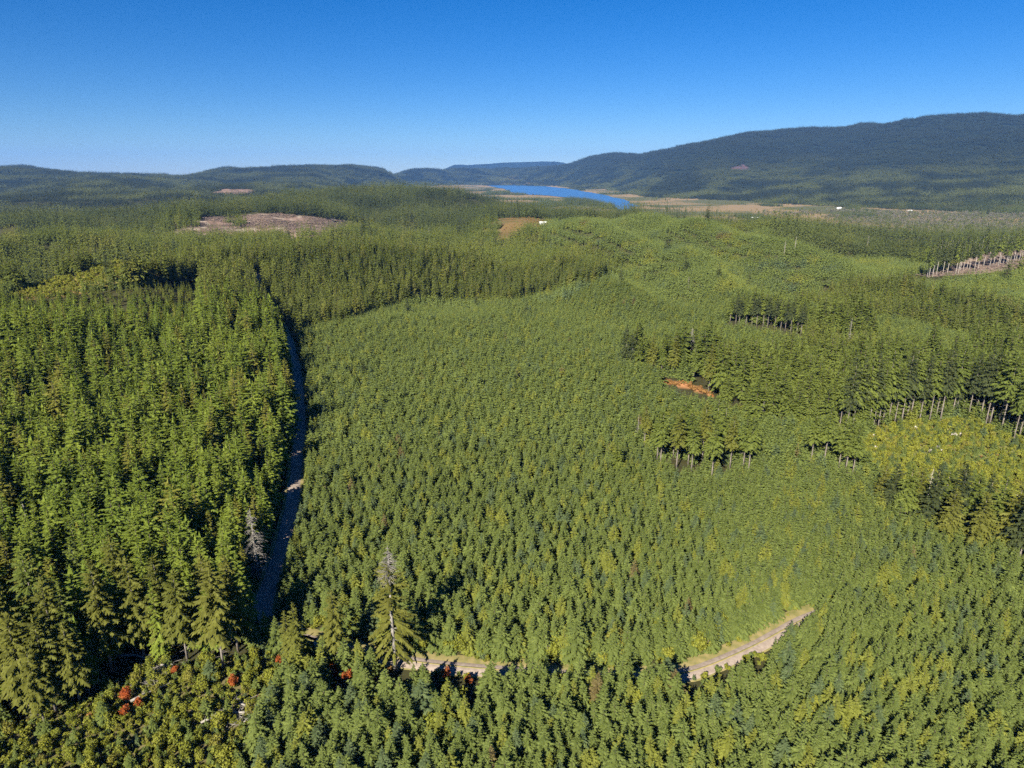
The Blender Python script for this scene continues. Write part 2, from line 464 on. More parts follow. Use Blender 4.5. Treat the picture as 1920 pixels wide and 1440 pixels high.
# ------------------------------------------------------------------ plants
def conifer_crown(T, H, Rr, base, whorls, nbr, sub, rs, m=0, shape=0.85, droop=0.25, ragged=0.25, top=1.0, gap=0.0, bushy=0.42, tent=0.4, skip=None):
    """fronds round a stem: every frond is a row of side sprays on a drooping limb"""
    ph = rs.uniform(0, 6.28)
    for w in range(whorls):
        t = (w + rs.uniform(-0.3, 0.3)) / whorls
        t = min(max(t, 0.0), 0.985)
        z0 = base + (H * top - base) * t
        th = (z0 - base) / (H - base)
        rad = Rr * min(1.0, ((1 - th) ** shape) * 1.12 + 0.02) * min(1.0, 0.72 + 2.2 * th)
        n = max(3, int(round(nbr * (0.6 + 0.4 * (1 - th)))))
        for k in range(n):
            if rs.random() < gap:
                continue
            a = ph + w * 2.399 + k * 6.2832 / n + rs.uniform(-0.35, 0.35)
            if skip and skip(z0, a):
                continue
            L = rad * rs.uniform(1 - ragged, 1 + ragged * 0.55)
            ca, sa = math.cos(a), math.sin(a)
            up = 0.55 * th - droop * (1 - th) + rs.uniform(-0.12, 0.12)
            z1 = z0 + rs.uniform(-0.5, 0.5) * (H - base) / whorls
            def P(f, side=0.0, dz=0.0):
                rr = L * f
                zz = z1 + rr * up - 0.16 * L * f * f + dz
                return (ca * rr - sa * side, sa * rr + ca * side, zz)
            if sub <= 1:
                wd = L * bushy * rs.uniform(0.8, 1.2) + 0.1
                tl = rs.uniform(-0.22, 0.22) * wd
                T.tri(P(0.05), P(0.72, -wd, -tent * L + tl), P(1.0), m)
                T.tri(P(0.05), P(1.0), P(0.72, wd, -tent * L - tl), m)
            else:
                for s in range(sub):
                    f = 0.22 + 0.78 * (s + rs.uniform(0, 0.6)) / sub
                    f = min(f, 0.97)
                    wl_ = L * bushy * (1.15 - 0.75 * f) * rs.uniform(0.75, 1.25) + 0.06
                    df = 0.62 / sub + 0.05
                    for sg in (-1, 1):
                        dr = -wl_ * rs.uniform(0.1, 0.8)
                        T.tri(P(f - df, 0, 0.02), P(min(f + df, 1.04), 0, -0.02), P(min(f + df * rs.uniform(0.7, 1.7), 1.15), sg * wl_, dr), m)
    # leader
    for k in range(3):
        a = k * 2.1
        T.tri((0.02 * H * math.cos(a), 0.02 * H * math.sin(a), H * top * 0.93), (0.02 * H * math.cos(a + 2.1), 0.02 * H * math.sin(a + 2.1), H * top * 0.93), (0, 0, H * top * 1.01), m)

def trunk_tube(T, H, r0, rs, m=1, sides=6, top=0.97, wob=0.012):
    pts = []; rad = []
    for i in range(6):
        t = i / 5 * top
        pts.append((rs.uniform(-wob, wob) * H * (0 < i < 5) * t, rs.uniform(-wob, wob) * H * (0 < i < 5) * t, H * t - (0.6 if i == 0 else 0)))
        rad.append(r0 * ((1 - t) * 0.95 + 0.04) * (1.25 if i == 0 else 1))
    T.tube(pts, rad, sides, m)

def bush(T, n, rx, h, leaf, rs, m=0, lobes=5):
    cs = [(rs.uniform(-0.5, 0.5) * rx, rs.uniform(-0.5, 0.5) * rx, h * rs.uniform(0.35, 0.72), rx * rs.uniform(0.35, 0.62), h * rs.uniform(0.22, 0.36)) for _ in range(lobes)]
    for i in range(n):
        cx, cy, cz, r, rh = cs[i % lobes]
        d = rs.normal(size=3); d /= np.linalg.norm(d)
        q = rs.uniform(0.55, 1.05)
        p = np.array([cx + d[0] * r * q, cy + d[1] * r * q, max(0.05, cz + d[2] * rh * q)])
        nrm = d + rs.normal(size=3) * 0.6; nrm /= np.linalg.norm(nrm)
        a = np.cross(nrm, (0.3, 0.2, 1.0)); a /= np.linalg.norm(a); b = np.cross(nrm, a)
        s = leaf * rs.uniform(0.6, 1.3)
        T.tri(tuple(p + a * s), tuple(p - a * s * 0.6 + b * s * 0.8), tuple(p - a * s * 0.6 - b * s * 0.8), m)

def stems(T, n, rx, h, r0, rs, m=1):
    for k in range(n):
        a = rs.uniform(0, 6.28); q = rs.uniform(0.2, 0.6) * rx
        T.tube([(0.1 * math.cos(a), 0.1 * math.sin(a), -0.3), (0.5 * q * math.cos(a), 0.5 * q * math.sin(a), h * 0.4), (q * math.cos(a), q * math.sin(a), h * rs.uniform(0.65, 0.85))], [r0, r0 * 0.7, r0 * 0.25], 5, m)

def crown_mesh(name, mat, fn):
    T = Tris(); fn(T); return T.mesh(name, [mat])

YV = 7; MV = 9; BV = 6
young_c, young_t, mat_c, mat_t, big_c, big_t = [], [], [], [], [], []
P_young, P_young2, P_mat, P_mat2, P_matR = [], [], [], [], []
def proto(name, T, mats):
    return bpy.data.objects.new(name, T.mesh(name, mats))     # a source for the forests, not itself in the scene

for k in range(YV):
    rs = np.random.default_rng(100 + k)
    H = 8.2; Rr = 2.25 * rs.uniform(0.8, 1.2); shp = rs.uniform(0.8, 1.08)
    C = Tris(); conifer_crown(C, H, Rr, 0.4, 18, 10, 6, rs, 0, shape=shp, droop=0.12, ragged=0.34, bushy=0.30)
    B = Tris(); trunk_tube(B, H, 0.12, rs, 0, top=0.86)
    young_c.append(C.mesh('crown', [M['young']])); young_t.append(B.mesh('trunk', [M['darkbark']]))
    A = Tris(); A.add(C); q = Tris(); trunk_tube(q, H, 0.12, rs, 1, 4, top=0.86); A.add(q)
    P_young.append(proto('young_fir_source', A, [M['young'], M['darkbark']]))
    A = Tris(); conifer_crown(A, H, Rr * 1.05, 0.6, 11, 7, 2, rs, 0, shape=shp, droop=0.12, ragged=0.32, bushy=0.42)
    P_young2.append(proto('young_fir_source', A, [M['young']]))
for k in range(MV):
    rs = np.random.default_rng(200 + k)
    H = 19.0; Rr = 3.0 * rs.uniform(0.7, 1.2); shp = rs.uniform(0.55, 1.0); gp = rs.uniform(0.0, 0.18)
    C = Tris(); conifer_crown(C, H, Rr, 3.0, 26, 9, 8, rs, 0, shape=shp, droop=rs.uniform(0.15, 0.4), ragged=0.45, bushy=0.25, gap=gp)
    B = Tris(); trunk_tube(B, H, 0.2, rs, 0, top=0.85)
    mat_c.append(C.mesh('crown', [M['mature']])); mat_t.append(B.mesh('trunk', [M['darkbark']]))
    A = Tris(); A.add(C); q = Tris(); trunk_tube(q, H, 0.2, rs, 1, 5, top=0.85); A.add(q)
    P_mat.append(proto('mature_fir_source', A, [M['mature'], M['darkbark']])); P_matR.append(proto('mature_fir_source', A, [M['big'], M['darkbark']]))
    A = Tris(); conifer_crown(A, H, Rr * 0.92, 3.5, 20, 7, 2, rs, 0, shape=shp, droop=0.35, ragged=0.42, bushy=0.34, gap=0.08)
    q = Tris(); trunk_tube(q, H, 0.2, rs, 1, 4, top=0.8); A.add(q)
    P_mat2.append(proto('mature_fir_source', A, [M['mid'], M['darkbark']]))
def big_set(n, seed, H, Rm, lo, hi, wh, shape, stubs):
    cr, tr = [], []
    for k in range(n):
        rs = np.random.default_rng(seed + k)
        Rr = Rm * rs.uniform(0.85, 1.15)
        C = Tris(); conifer_crown(C, H, Rr, H * rs.uniform(lo, hi), wh, 8, 8, rs, 0, shape=shape, droop=0.35, ragged=0.45, gap=0.12, bushy=0.28)
        B = Tris(); trunk_tube(B, H, 0.32, rs, 0, 8, top=0.9)
        for j in range(stubs):
            a = rs.uniform(0, 6.28); z = H * rs.uniform(0.12, lo + 0.05); L = rs.uniform(0.8, 2.2)
            B.tube([(0, 0, z), (L * math.cos(a), L * math.sin(a), z - 0.1 * L)], [0.06, 0.02], 3, 0)
        cr.append(C); tr.append(B.mesh('trunk', [M['bark']]))
    return cr, tr
_c, big_t = big_set(BV, 300, 28.0, 4.6, 0.22, 0.34, 30, 0.62, 12)
_p, pole_t = big_set(BV, 340, 28.0, 4.0, 0.34, 0.56, 24, 0.6, 16)
CROWNS = {nm: [C.mesh('crown', [M[mt]]) for C in src] for nm, mt, src in
          (('big', 'big', _c), ('gold', 'goldbig', _c), ('dark', 'dark', _c), ('pole', 'big', _p), ('darkpole', 'dark', _p), ('goldpole', 'goldbig', _p))}

pale_t = [m_.copy() for m_ in pole_t]
for m_ in pale_t:
    m_.materials[0] = M['paletrunk']
def little_conifer(H, Rr, rs, whorls=4, nb=4):
    T = Tris()
    conifer_crown(T, H, Rr, H * 0.12, whorls, nb, 1, rs, 0, shape=0.8, droop=0.2, ragged=0.35, bushy=0.5, tent=0.4)
    return T
def patch(name, size, spacing, Hm, Hs, Rm, mat, seed, whorls=4, nb=4):
    rs = np.random.default_rng(seed); A = Tris()
    n = int(size / spacing)
    for i in range(n):
        for j in range(n):
            s = max(0.55, rs.normal(1, Hs))
            t = little_conifer(Hm * s, Rm * s ** 0.6, rs, whorls, nb)
            A.add(t, ((i + 0.5 - n / 2 + rs.uniform(-0.38, 0.38)) * spacing, (j + 0.5 - n / 2 + rs.uniform(-0.38, 0.38)) * spacing, -0.5), 1.0, rs.uniform(0, 6.28))
    return proto(name, A, [mat])
PT_young = [patch('young_stand_source', 14, 2.8, 7.6, 0.14, 1.7, M['young'], 400 + k, 5, 5) for k in range(5)]
PT_mid = [patch('grown_stand_source', 18, 4.5, 15.0, 0.24, 2.3, M['mid'], 420 + k, 7, 5) for k in range(5)]
PT_far = [patch('forest_stand_source', 30, 6.0, 22.0, 0.28, 2.9, M['far'], 440 + k, 6, 4) for k in range(5)]
PT_hill = [patch('hill_stand_source', 60, 8.6, 17.0, 0.22, 5.0, M['farhill'], 460 + k, 3, 4) for k in range(5)]

P_shrub, shrub_c, shrub_t, red_c, rust_c, P_grey, P_rust = [], [], [], [], [], [], []
for k in range(5):
    rs = np.random.default_rng(500 + k)
    C = Tris(); bush(C, 900, 2.0, 4.2, 0.24, rs, 0, 7); B = Tris(); stems(B, 5, 2.0, 4.0, 0.09, rs, 0)
    shrub_c.append(C.mesh('crown', [M['shrub']])); shrub_t.append(B.mesh('trunk', [M['brushwood']]))
    red_c.append(C.mesh('crown', [M['red']])); rust_c.append(C.mesh('crown', [M['rust']]))
    A = Tris(); bush(A, 260, 2.0, 4.0, 0.42, rs, 0, 6); stems(A, 3, 2.0, 3.8, 0.09, rs, 1)
    P_shrub.append(proto('shrub_source', A, [M['shrub'], M['brushwood']]))
    A = Tris(); bush(A, 120, 1.0, 1.3, 0.30, rs, 0, 5)
    P_rust.append(proto('bracken_source', A, [M['rust']]))
    A = Tris(); bush(A, 240, 5.5, 11.0, 0.65, rs, 0, 8); stems(A, 4, 4.0, 10.0, 0.2, rs, 1)
    P_grey.append(proto('alder_source', A, [M['grey_alder'], M['deadwood']]))

def scatter(name, pts, sources, label, cat, sc=1.0, scj=0.15, zsq=0.12, seed=1, mul=None, zmul=None):
    """one forest: copies of the sources stand on the points"""
    n = len(pts)
    rs = np.random.default_rng(seed)
    me = bpy.data.meshes.new(name)
    me.vertices.add(n); me.vertices.foreach_set('co', np.asarray(pts, np.float32).ravel())
    s = np.clip(rs.normal(1, scj, n), 0.55, 1.5) * sc
    if mul is not None:
        s = s * mul
    S = np.stack([s * np.clip(rs.normal(1, zsq, n), 0.7, 1.35), s * np.clip(rs.normal(1, zsq, n), 0.7, 1.35), s], 1)
    S[:, 1] = S[:, 0]
    if zmul is not None:
        S[:, 2] *= zmul
    a = me.attributes.new('rz', 'FLOAT', 'POINT'); a.data.foreach_set('value', rs.uniform(0, 6.283, n).astype(np.float32))
    a = me.attributes.new('sc', 'FLOAT_VECTOR', 'POINT'); a.data.foreach_set('vector', S.astype(np.float32).ravel())
    a = me.attributes.new('vi', 'INT', 'POINT'); a.data.foreach_set('value', rs.integers(0, len(sources), n).astype(np.int32))
    o = obj(name, me)
    ng = bpy.data.node_groups.new(name + '_planting', 'GeometryNodeTree')
    ng.interface.new_socket('Geometry', in_out='INPUT', socket_type='NodeSocketGeometry')
    ng.interface.new_socket('Geometry', in_out='OUTPUT', socket_type='NodeSocketGeometry')
    N = ng.nodes; L = ng.links
    gi = N.new('NodeGroupInput'); go = N.new('NodeGroupOutput')
    iop = N.new('GeometryNodeInstanceOnPoints')
    j = N.new('GeometryNodeJoinGeometry')
    for src in reversed(sources):
        oi = N.new('GeometryNodeObjectInfo'); oi.inputs['Object'].default_value = src; oi.inputs['As Instance'].default_value = False
        g2 = N.new('GeometryNodeGeometryToInstance')
        L.new(oi.outputs['Geometry'], g2.inputs[0]); L.new(g2.outputs[0], j.inputs[0])
    def named(nm, t):
        q = N.new('GeometryNodeInputNamedAttribute'); q.data_type = t; q.inputs['Name'].default_value = nm
        return next(s_ for s_ in q.outputs if s_.enabled and s_.name == 'Attribute')
    cx = N.new('ShaderNodeCombineXYZ'); L.new(named('rz', 'FLOAT'), cx.inputs[2])
    er = N.new('FunctionNodeEulerToRotation'); L.new(cx.outputs[0], er.inputs[0])
    L.new(gi.outputs[0], iop.inputs['Points']); L.new(j.outputs[0], iop.inputs['Instance'])
    iop.inputs['Pick Instance'].default_value = True
    L.new(named('vi', 'INT'), iop.inputs['Instance Index'])
    L.new(er.outputs[0], iop.inputs['Rotation']); L.new(named('sc', 'FLOAT_VECTOR'), iop.inputs['Scale'])
    L.new(iop.outputs[0], go.inputs[0])
    md = o.modifiers.new('planting', 'NODES'); md.node_group = ng
    return tag(o, label, cat, kind='stuff')

# ------------------------------------------------------------------ roads (centre lines laid on the terrain)
def line_on_ground(pix, step=1.5):
    P = np.array([ground_at(*p)[:2] for p in pix])
    s = np.r_[0, np.cumsum(np.hypot(*np.diff(P, axis=0).T))]
    n = max(8, int(s[-1] / step))
    q = np.linspace(0, s[-1], n)
    X = pchip(s, P, q)
    for _ in range(8):
        X[1:-1] = 0.25 * X[:-2] + 0.5 * X[1:-1] + 0.25 * X[2:]
    return X
ROAD_N = line_on_ground([(590, 1206), (535, 1192), (492, 1160), (508, 1090), (533, 1010), (548, 940), (558, 860), (564, 785), (560, 715), (551, 665), (538, 625), (516, 590), (497, 558), (483, 532), (486, 514)])
ROAD_E = line_on_ground([(520, 1180), (590, 1204), (690, 1226), (800, 1245), (950, 1258), (1100, 1268), (1210, 1272), (1290, 1262), (1360, 1236), (1430, 1203), (1510, 1160), (1600, 1132), (1700, 1118), (1800, 1120), (1920, 1150)])

def dist_to(line, x, y):
    best = np.full(x.shape, 1e9); side = np.zeros(x.shape)
    for i in range(0, len(line) - 3, 3):
        a = line[i]; b = line[min(i + 3, len(line) - 1)]
        dx, dy = b - a; L2 = dx * dx + dy * dy + 1e-9
        t = np.clip(((x - a[0]) * dx + (y - a[1]) * dy) / L2, 0, 1)
        d = np.hypot(x - a[0] - t * dx, y - a[1] - t * dy)
        sd = np.sign(dx * (y - a[1]) - dy * (x - a[0]))
        k = d < best
        best = np.where(k, d, best); side = np.where(k, sd, side)
    return best, side

# ------------------------------------------------------------------ what grows where (polygons of ground as it lies in view)
MAT1 = [(-600, 1400), (-600, 570), (0, 570), (120, 552), (300, 535), (470, 522), (522, 600), (540, 680), (548, 760), (546, 850), (530, 930), (500, 1040), (470, 1110), (462, 1180), (452, 1240), (300, 1246), (200, 1290), (60, 1332), (-60, 1345), (-200, 1370)]
MID = [(470, 522), (520, 590), (560, 628), (650, 612), (780, 566), (880, 572), (960, 572), (1060, 548), (1130, 527), (1185, 495), (1110, 470), (950, 480), (860, 470), (700, 460), (560, 450), (300, 440), (0, 440), (-300, 440), (-300, 548), (60, 548), (300, 535)]
HUMP = [(0, 566), (50, 538), (160, 515), (190, 492), (330, 490), (345, 508), (250, 526), (120, 556)]
CLEAR1 = [(315, 446), (380, 408), (520, 400), (660, 415), (680, 430), (610, 446), (560, 452), (500, 450), (440, 446), (390, 450)]
CLEAR2 = [(395, 362), (420, 354), (480, 355), (478, 363), (430, 365)]
CLEARR = [(1735, 519), (1795, 497), (1845, 468), (1920, 462), (2200, 450), (2200, 505), (1920, 504), (1830, 514)]
STUMPY = [(1600, 835), (1650, 803), (1790, 787), (1860, 802), (1920, 832), (2150, 880), (2150, 1040), (1900, 1000), (1850, 950), (1700, 935), (1640, 910)]
RFOREST = [(1460, 700), (1560, 690), (1700, 690), (1800, 675), (1920, 680), (2250, 700), (2250, 900), (1920, 826), (1860, 797), (1790, 781), (1660, 794), (1610, 815), (1560, 812), (1420, 800), (1345, 770), (1350, 745), (1270, 706), (1195, 697), (1178, 680), (1290, 672), (1380, 700)]
RROW = [(1365, 603), (1500, 625), (1590, 648), (1640, 650), (1640, 625), (1540, 605), (1440, 590), (1380, 592)]
RLOW = [(1640, 950), (1690, 895), (1860, 905), (1920, 975), (2100, 1050), (2000, 1100), (1900, 1060), (1790, 1000)]
SCRUB = [(-60, 1400), (40, 1360), (150, 1318), (300, 1246), (452, 1240), (500, 1215), (575, 1250), (540, 1290), (490, 1345), (470, 1600), (-60, 1600), (-60, 1440)]
BALD = [(850, 425), (960, 402), (1045, 412), (1040, 425), (985, 450), (930, 475), (930, 445), (870, 440)]
RUSTY = [(1243, 713), (1290, 718), (1338, 738), (1338, 744), (1285, 727), (1243, 719)]

BIG = []           # reserved spots of the single tall trees: x, y, radius
def classify(x, y, z):
    """-1 nothing, 0 young, 1 mature, 2 middle aged, 3 far, 4 scrub, 5 hill"""
    px, py = project(x, y, z)
    r = np.hypot(x, y)
    k = np.zeros(x.shape, int)
    k[(r > 900) & (px < 1020)] = 2
    k[r > 1250] = 3
    k[(r > 900) & (px > 1450)] = 3
    k[(r > 3300) | ((r > 1850) & (px < 540))] = 5
    near = r < 1250
    k[inside(MID, px, py) & near & (r > 350)] = 2
    k[inside(MAT1, px, py) & (r < 640)] = 1
    for pg in (RFOREST, RROW):
        k[inside(pg, px, py) & (r < 640)] = 1
    patchy = fbm(x / 130, y / 130, 77, 3)
    k[(px > 1500) & (r > 380) & (r < 900) & (k == 0) & (patchy > 0.50)] = 2
    k[(px > 1250) & (r > 700) & (r < 1250) & (k == 0) & (patchy > 0.54)] = 2
    k[(r > 420) & (r < 1250) & (k == 0) & (px < 1000) & (fold_at(x, y) < 0.52)] = 2
    k[inside(HUMP, px, py) & (r < 640)] = 4
    k[inside(STUMPY, px, py) & (r < 400)] = 4
    k[inside(SCRUB, px, py) & (r < 260)] = 4
    k[inside(BALD, px, py) & (r > 700) & (r < 1800) & (fbm(x / 45, y / 45, 14, 3) > 0.47)] = 4
    k[inside([(1235, 704), (1345, 728), (1352, 775), (1300, 765), (1238, 742)], px, py) & (r < 600)] = -1
    k[inside(CLEAR1, px + (fbm(x / 70, y / 70, 15, 3) - 0.5) * 90, py + (fbm(x / 70, y / 70, 16, 3) - 0.5) * 14) & (r > 850) & (r < 1650) & (fbm(x / 45, y / 45, 18, 2) < 0.72)] = -1
    k[inside(CLEAR2, px, py) & (r > 1500)] = -1
    k[inside(CLEARR, px, py) & (r > 600) & (r < 1150)] = -1
    k[(z < -35.5) & (r > 1500)] = -1
    dn, sn_ = dist_to(ROAD_N, x, y); de, se = dist_to(ROAD_E, x, y)
    k[(dn < 4.2) & (r < 700)] = -1
    open_ = ((px > 760) & (px < 985)) | ((px > 1270) & (px < 1440))
    k[(de < np.where(px < 1515, 3.8, 2.0)) & (r < 300)] = -1
    k[(se < 0) & (de < np.where(open_, np.where(px > 1200, 9.5, 7.0), np.where(px < 1515, 3.4, 1.8))) & (r < 300)] = -1
    for bx, by, br in BIG:
        k[np.hypot(x - bx, y - by) < br] = -1
    return k, px, py, r

# ------------------------------------------------------------------ ground sheet
def build_ground():
    ra = np.exp(np.linspace(math.log(30.0), math.log(20000.0), 480))
    a1 = np.linspace(-R(50), R(50), 420)
    a2 = np.linspace(R(50), R(310), 50)[1:-1]
    az = np.r_[a1, a2]
    A, RR = np.meshgrid(az, ra, indexing='ij')
    X = np.sin(A) * RR; Y = np.cos(A) * RR
    aw = (A + np.pi) % (2 * np.pi) - np.pi
    ac = np.where(np.abs(aw) > AZL, np.sign(aw) * (AZL - np.clip(np.abs(aw) - AZL, 0, 1.0) * 0.3), aw)
    Z = height(np.sin(ac) * RR, np.cos(ac) * RR)
    px, py = project(X, Y, Z)
    wat = inside(RIVER, X, Y)
    Z = np.where(wat, -43.0, np.where((Z < -38) & (RR > 1800), np.maximum(Z, -41.0) , Z))
    n = len(az); k = len(ra)
    V = np.stack([X, Y, Z], -1).reshape(-1, 3)
    V = np.vstack([V, [[0, 0, 0]]])
    idx = np.arange(n * k).reshape(n, k); nx = np.roll(idx, -1, axis=0)
    F = np.stack([idx[:, :-1], nx[:, :-1], nx[:, 1:], idx[:, 1:]], -1).reshape(-1, 4)[:, ::-1]
    me = mesh_np('ground', V, F, [M['ground']], smooth=True)
    # soil colours: forest floor, dry marsh, logged slopes, dry grass
    soil = np.empty((n, k, 3)); soil[:] = (0.050, 0.048, 0.022)
    far = (RR > 3300)[..., None]
    soil = np.where(far, (0.014, 0.022, 0.012), soil)
    front = np.abs(aw) < R(55)
    nz = fbm(X / 260, Y / 260, 5, 4)[..., None]; nz2 = fbm(X / 40, Y / 40, 9, 4)[..., None]
    marsh = ((Z < -34) & (RR > 1700) & (RR < 12000))[..., None]
    soil = np.where(marsh, np.where(nz > 0.55, (0.27, 0.195, 0.11), np.where(nz > 0.47, (0.19, 0.155, 0.08), (0.105, 0.11, 0.048))), soil)
    def paint(pg, lo, hi, ca, cb):
        nonlocal soil
        m = (inside(pg, px, py) & (RR > lo) & (RR < hi) & front)[..., None]
        soil = np.where(m, np.where(nz2 > 0.5, ca, cb), soil)
    paint(CLEAR1, 850, 1650, (0.25, 0.17, 0.14), (0.17, 0.115, 0.095))
    streak = fbm(X / 24 + Y / 60, Y / 14, 19, 3)[..., None]
    m_ = (inside(CLEAR1, px, py) & (RR > 850) & (RR < 1650) & front)[..., None]
    soil = np.where(m_ & (streak > 0.58), (0.36, 0.29, 0.24), soil); soil = np.where(m_ & (streak < 0.40), (0.11, 0.085, 0.06), soil)
    paint(CLEAR2, 1500, 6000, (0.30, 0.20, 0.16), (0.22, 0.15, 0.12))
    paint(CLEARR, 600, 1150, (0.34, 0.25, 0.19), (0.22, 0.16, 0.13))
    paint(STUMPY, 100, 400, (0.13, 0.17, 0.04), (0.20, 0.20, 0.07))
    paint(HUMP, 300, 640, (0.24, 0.20, 0.06), (0.30, 0.20, 0.08))
    paint(SCRUB, 40, 260, (0.10, 0.105, 0.035), (0.15, 0.13, 0.06))
    paint(BALD, 700, 1800, (0.11, 0.11, 0.04), (0.17, 0.115, 0.05))
    paint(RUSTY, 200, 600, (0.40, 0.14, 0.05), (0.46, 0.22, 0.10))
    paint([(1370, 318), (1380, 311), (1398, 309), (1405, 315), (1400, 320), (1385, 319)], 3500, 9000, (0.13, 0.075, 0.085), (0.08, 0.055, 0.06))
    paint([(690, 316), (700, 309), (745, 308), (765, 314), (740, 320)], 4500, 10000, (0.22, 0.13, 0.10), (0.17, 0.11, 0.09))
    c4 = np.ones((n * k + 1, 4), np.float32); c4[:-1, :3] = soil.reshape(-1, 3); c4[-1, :3] = (0.05, 0.048, 0.022)
    at = me.color_attributes.new('soil', 'FLOAT_COLOR', 'POINT'); at.data.foreach_set('color', c4.ravel())
    o = obj('ground', me)
    return tag(o, kind='structure')

def flat_at(px, py, z):
    u = (px - 960) / FPX; v = (py - 720) / FPX
    d = (u, CP - SP * v, -SP - CP * v)
    t = (z - CAMZ) / d[2]
    return (d[0] * t, d[1] * t)
ZW = -40.2
RIVER = [flat_at(x, y, ZW) for x, y in [(905, 346.5), (960, 345.5), (1010, 348), (1060, 353), (1110, 361), (1150, 369), (1178, 377), (1190, 386), (1186, 394), (1160, 395), (1152, 388), (1120, 379), (1075, 371), (1030, 367), (985, 364), (955, 360), (945, 354), (925, 350)]]
def ragged(poly, step, amp):
    P = np.array(poly + poly[:1]); out = []
    for a_, b_ in zip(P[:-1], P[1:]):
        n_ = max(2, int(np.hypot(*(b_ - a_)) / step))
        for q in range(n_):
            out.append(a_ + (b_ - a_) * q / n_)
    out = np.array(out)
    out[:, 0] += (fbm(out[:, 0] / 120, out[:, 1] / 160, 5, 3) - 0.5) * amp
    out[:, 1] += (fbm(out[:, 0] / 120 + 40, out[:, 1] / 160, 6, 3) - 0.5) * amp * 3
    return [tuple(p_) for p_ in out]
RIVER = ragged(RIVER, 45.0, 60.0)
ground = build_ground()
w = Tris()
nr = len(RIVER)
wv = [(x, y, ZW) for x, y in RIVER]
wm = bpy.data.meshes.new('river'); wm.from_pydata(wv, [], [list(range(nr))[::-1]]); wm.materials.append(M['water']); wm.update()
if wm.polygons[0].normal.z < 0:
    wm.flip_normals()
tag(obj('river', wm), kind='structure')

def ribbon(name, line, half, lift, mat, off=0.0, wob=0.0, seed=3):
    d = np.gradient(line, axis=0); d /= np.hypot(d[:, 0], d[:, 1])[:, None]
    nrm = np.stack([-d[:, 1], d[:, 0]], 1)
    rs = np.random.default_rng(seed)
    s = np.arange(len(line))
    offs = [-1.0, -0.5, 0.0, 0.5, 1.0]
    V = []
    for q in offs:
        wv_ = (fbm(s / 6.0, s * 0 + q * 3 + seed, seed, 2) - 0.5) * wob if abs(q) == 1 else 0
        e = line + nrm * (off + q * (half + wv_))[:, None] if isinstance(wv_, np.ndarray) else line + nrm * (off + q * half)
        z = height(e[:, 0], e[:, 1]) + lift - (0.35 if abs(q) == 1 else 0)
        V.append(np.c_[e, z])
    n = len(line)
    V = np.concatenate(V)
    F = []
    for k in range(4):
        i = np.arange(n - 1)
        F.append(np.stack([k * n + i, k * n + i + 1, (k + 1) * n + i + 1, (k + 1) * n + i], 1))
    F = np.concatenate(F)[:, ::-1]
    o = obj(name, mesh_np(name, V, F, [M[mat]], smooth=True))
    return tag(o, kind='structure')
ribbon('grass_verge', ROAD_E, 3.9, 0.22, 'verge', 0.6, 1.6)
ribbon('gravel_road', ROAD_E, 1.9, 0.42, 'gravel', -0.3, 0.7)
ribbon('grass_strip', ROAD_E, 0.38, 0.80, 'verge', -0.3, 0.5, 9).location.z = -0.35
ribbon('grass_verge', ROAD_N, 3.6, 0.22, 'verge', 0.0, 1.0, 5)
ribbon('gravel_road', ROAD_N, 2.3, 0.42, 'gravel', 0.0, 0.6, 5)

# ------------------------------------------------------------------ tall single trees
ORD = ['first', 'second', 'third', 'fourth', 'fifth', 'sixth', 'seventh', 'eighth', 'ninth', 'tenth', 'eleventh', 'twelfth', 'thirteenth', 'fourteenth', 'fifteenth', 'sixteenth', 'seventeenth', 'eighteenth', 'nineteenth', 'twentieth']
def ordinal(i):
    return ORD[i] if i < 20 else ('twenty-' + ORD[i - 20] if i < 29 else 'thirtieth' if i == 29 else 'thirty-' + ORD[i - 30])
tall_rs = np.random.default_rng(41)
def tall_tree(px, py, H, label, group=None, crown='big', wid=1.0, clear=3.0, name='tall_fir_tree', v=None, cat='fir tree', front=0.0, pale=False):
    p = ground_at(px, py)
    v = int(tall_rs.integers(0, BV)) if v is None else v
    s = H / 28.0
    e = empty(name, p, tall_rs.uniform(0, 6.28), (s * wid, s * wid, s))
    obj('trunk', (pale_t if pale else pole_t if 'pole' in crown else big_t)[v], e); obj('crown', CROWNS[crown][v], e)
    tag(e, label, cat, group)
    BIG.append((p[0], p[1], clear))
    if front:
        r_ = math.hypot(p[0], p[1])
        BIG.append((p[0] * (1 - front / r_), p[1] * (1 - front / r_), front * 0.85))
    return e, p

# lone roadside fir with a dead grey top
rs = np.random.default_rng(900)
p = ground_at(741, 1257)
lone = empty('tall_fir_tree', p)
tag(lone, 'lone tall fir with dead grey top and bare trunk beside the gravel road', 'fir tree')
def facing(z, a):
    return 5.0 < z < 15.5 and math.cos(a - math.atan2(-lone.location.y, -lone.location.x)) > 0.75
T = Tris(); conifer_crown(T, 25.0, 4.0, 4.5, 46, 8, 14, rs, 0, shape=0.28, droop=0.55, ragged=0.7, gap=0.28, bushy=0.17, skip=facing)
T.v = [(x, y, z) for x, y, z in T.v]
obj('crown', T.mesh('crown', [M['goldbig']]), lone)
T = Tris(); T.tube([(0, 0, -0.6), (0.05, 0, 6), (-0.1, 0.05, 14), (0, 0, 23)], [0.55, 0.45, 0.33, 0.16], 8, 0)
for j in range(16):
    a = rs.uniform(0, 6.28); z = rs.uniform(3, 11); L = rs.uniform(0.6, 1.8)
    T.tube([(0, 0, z), (L * math.cos(a), L * math.sin(a), z - 0.2 * L)], [0.07, 0.02], 3, 0)
obj('trunk', T.mesh('trunk', [M['deadwood']]), lone)
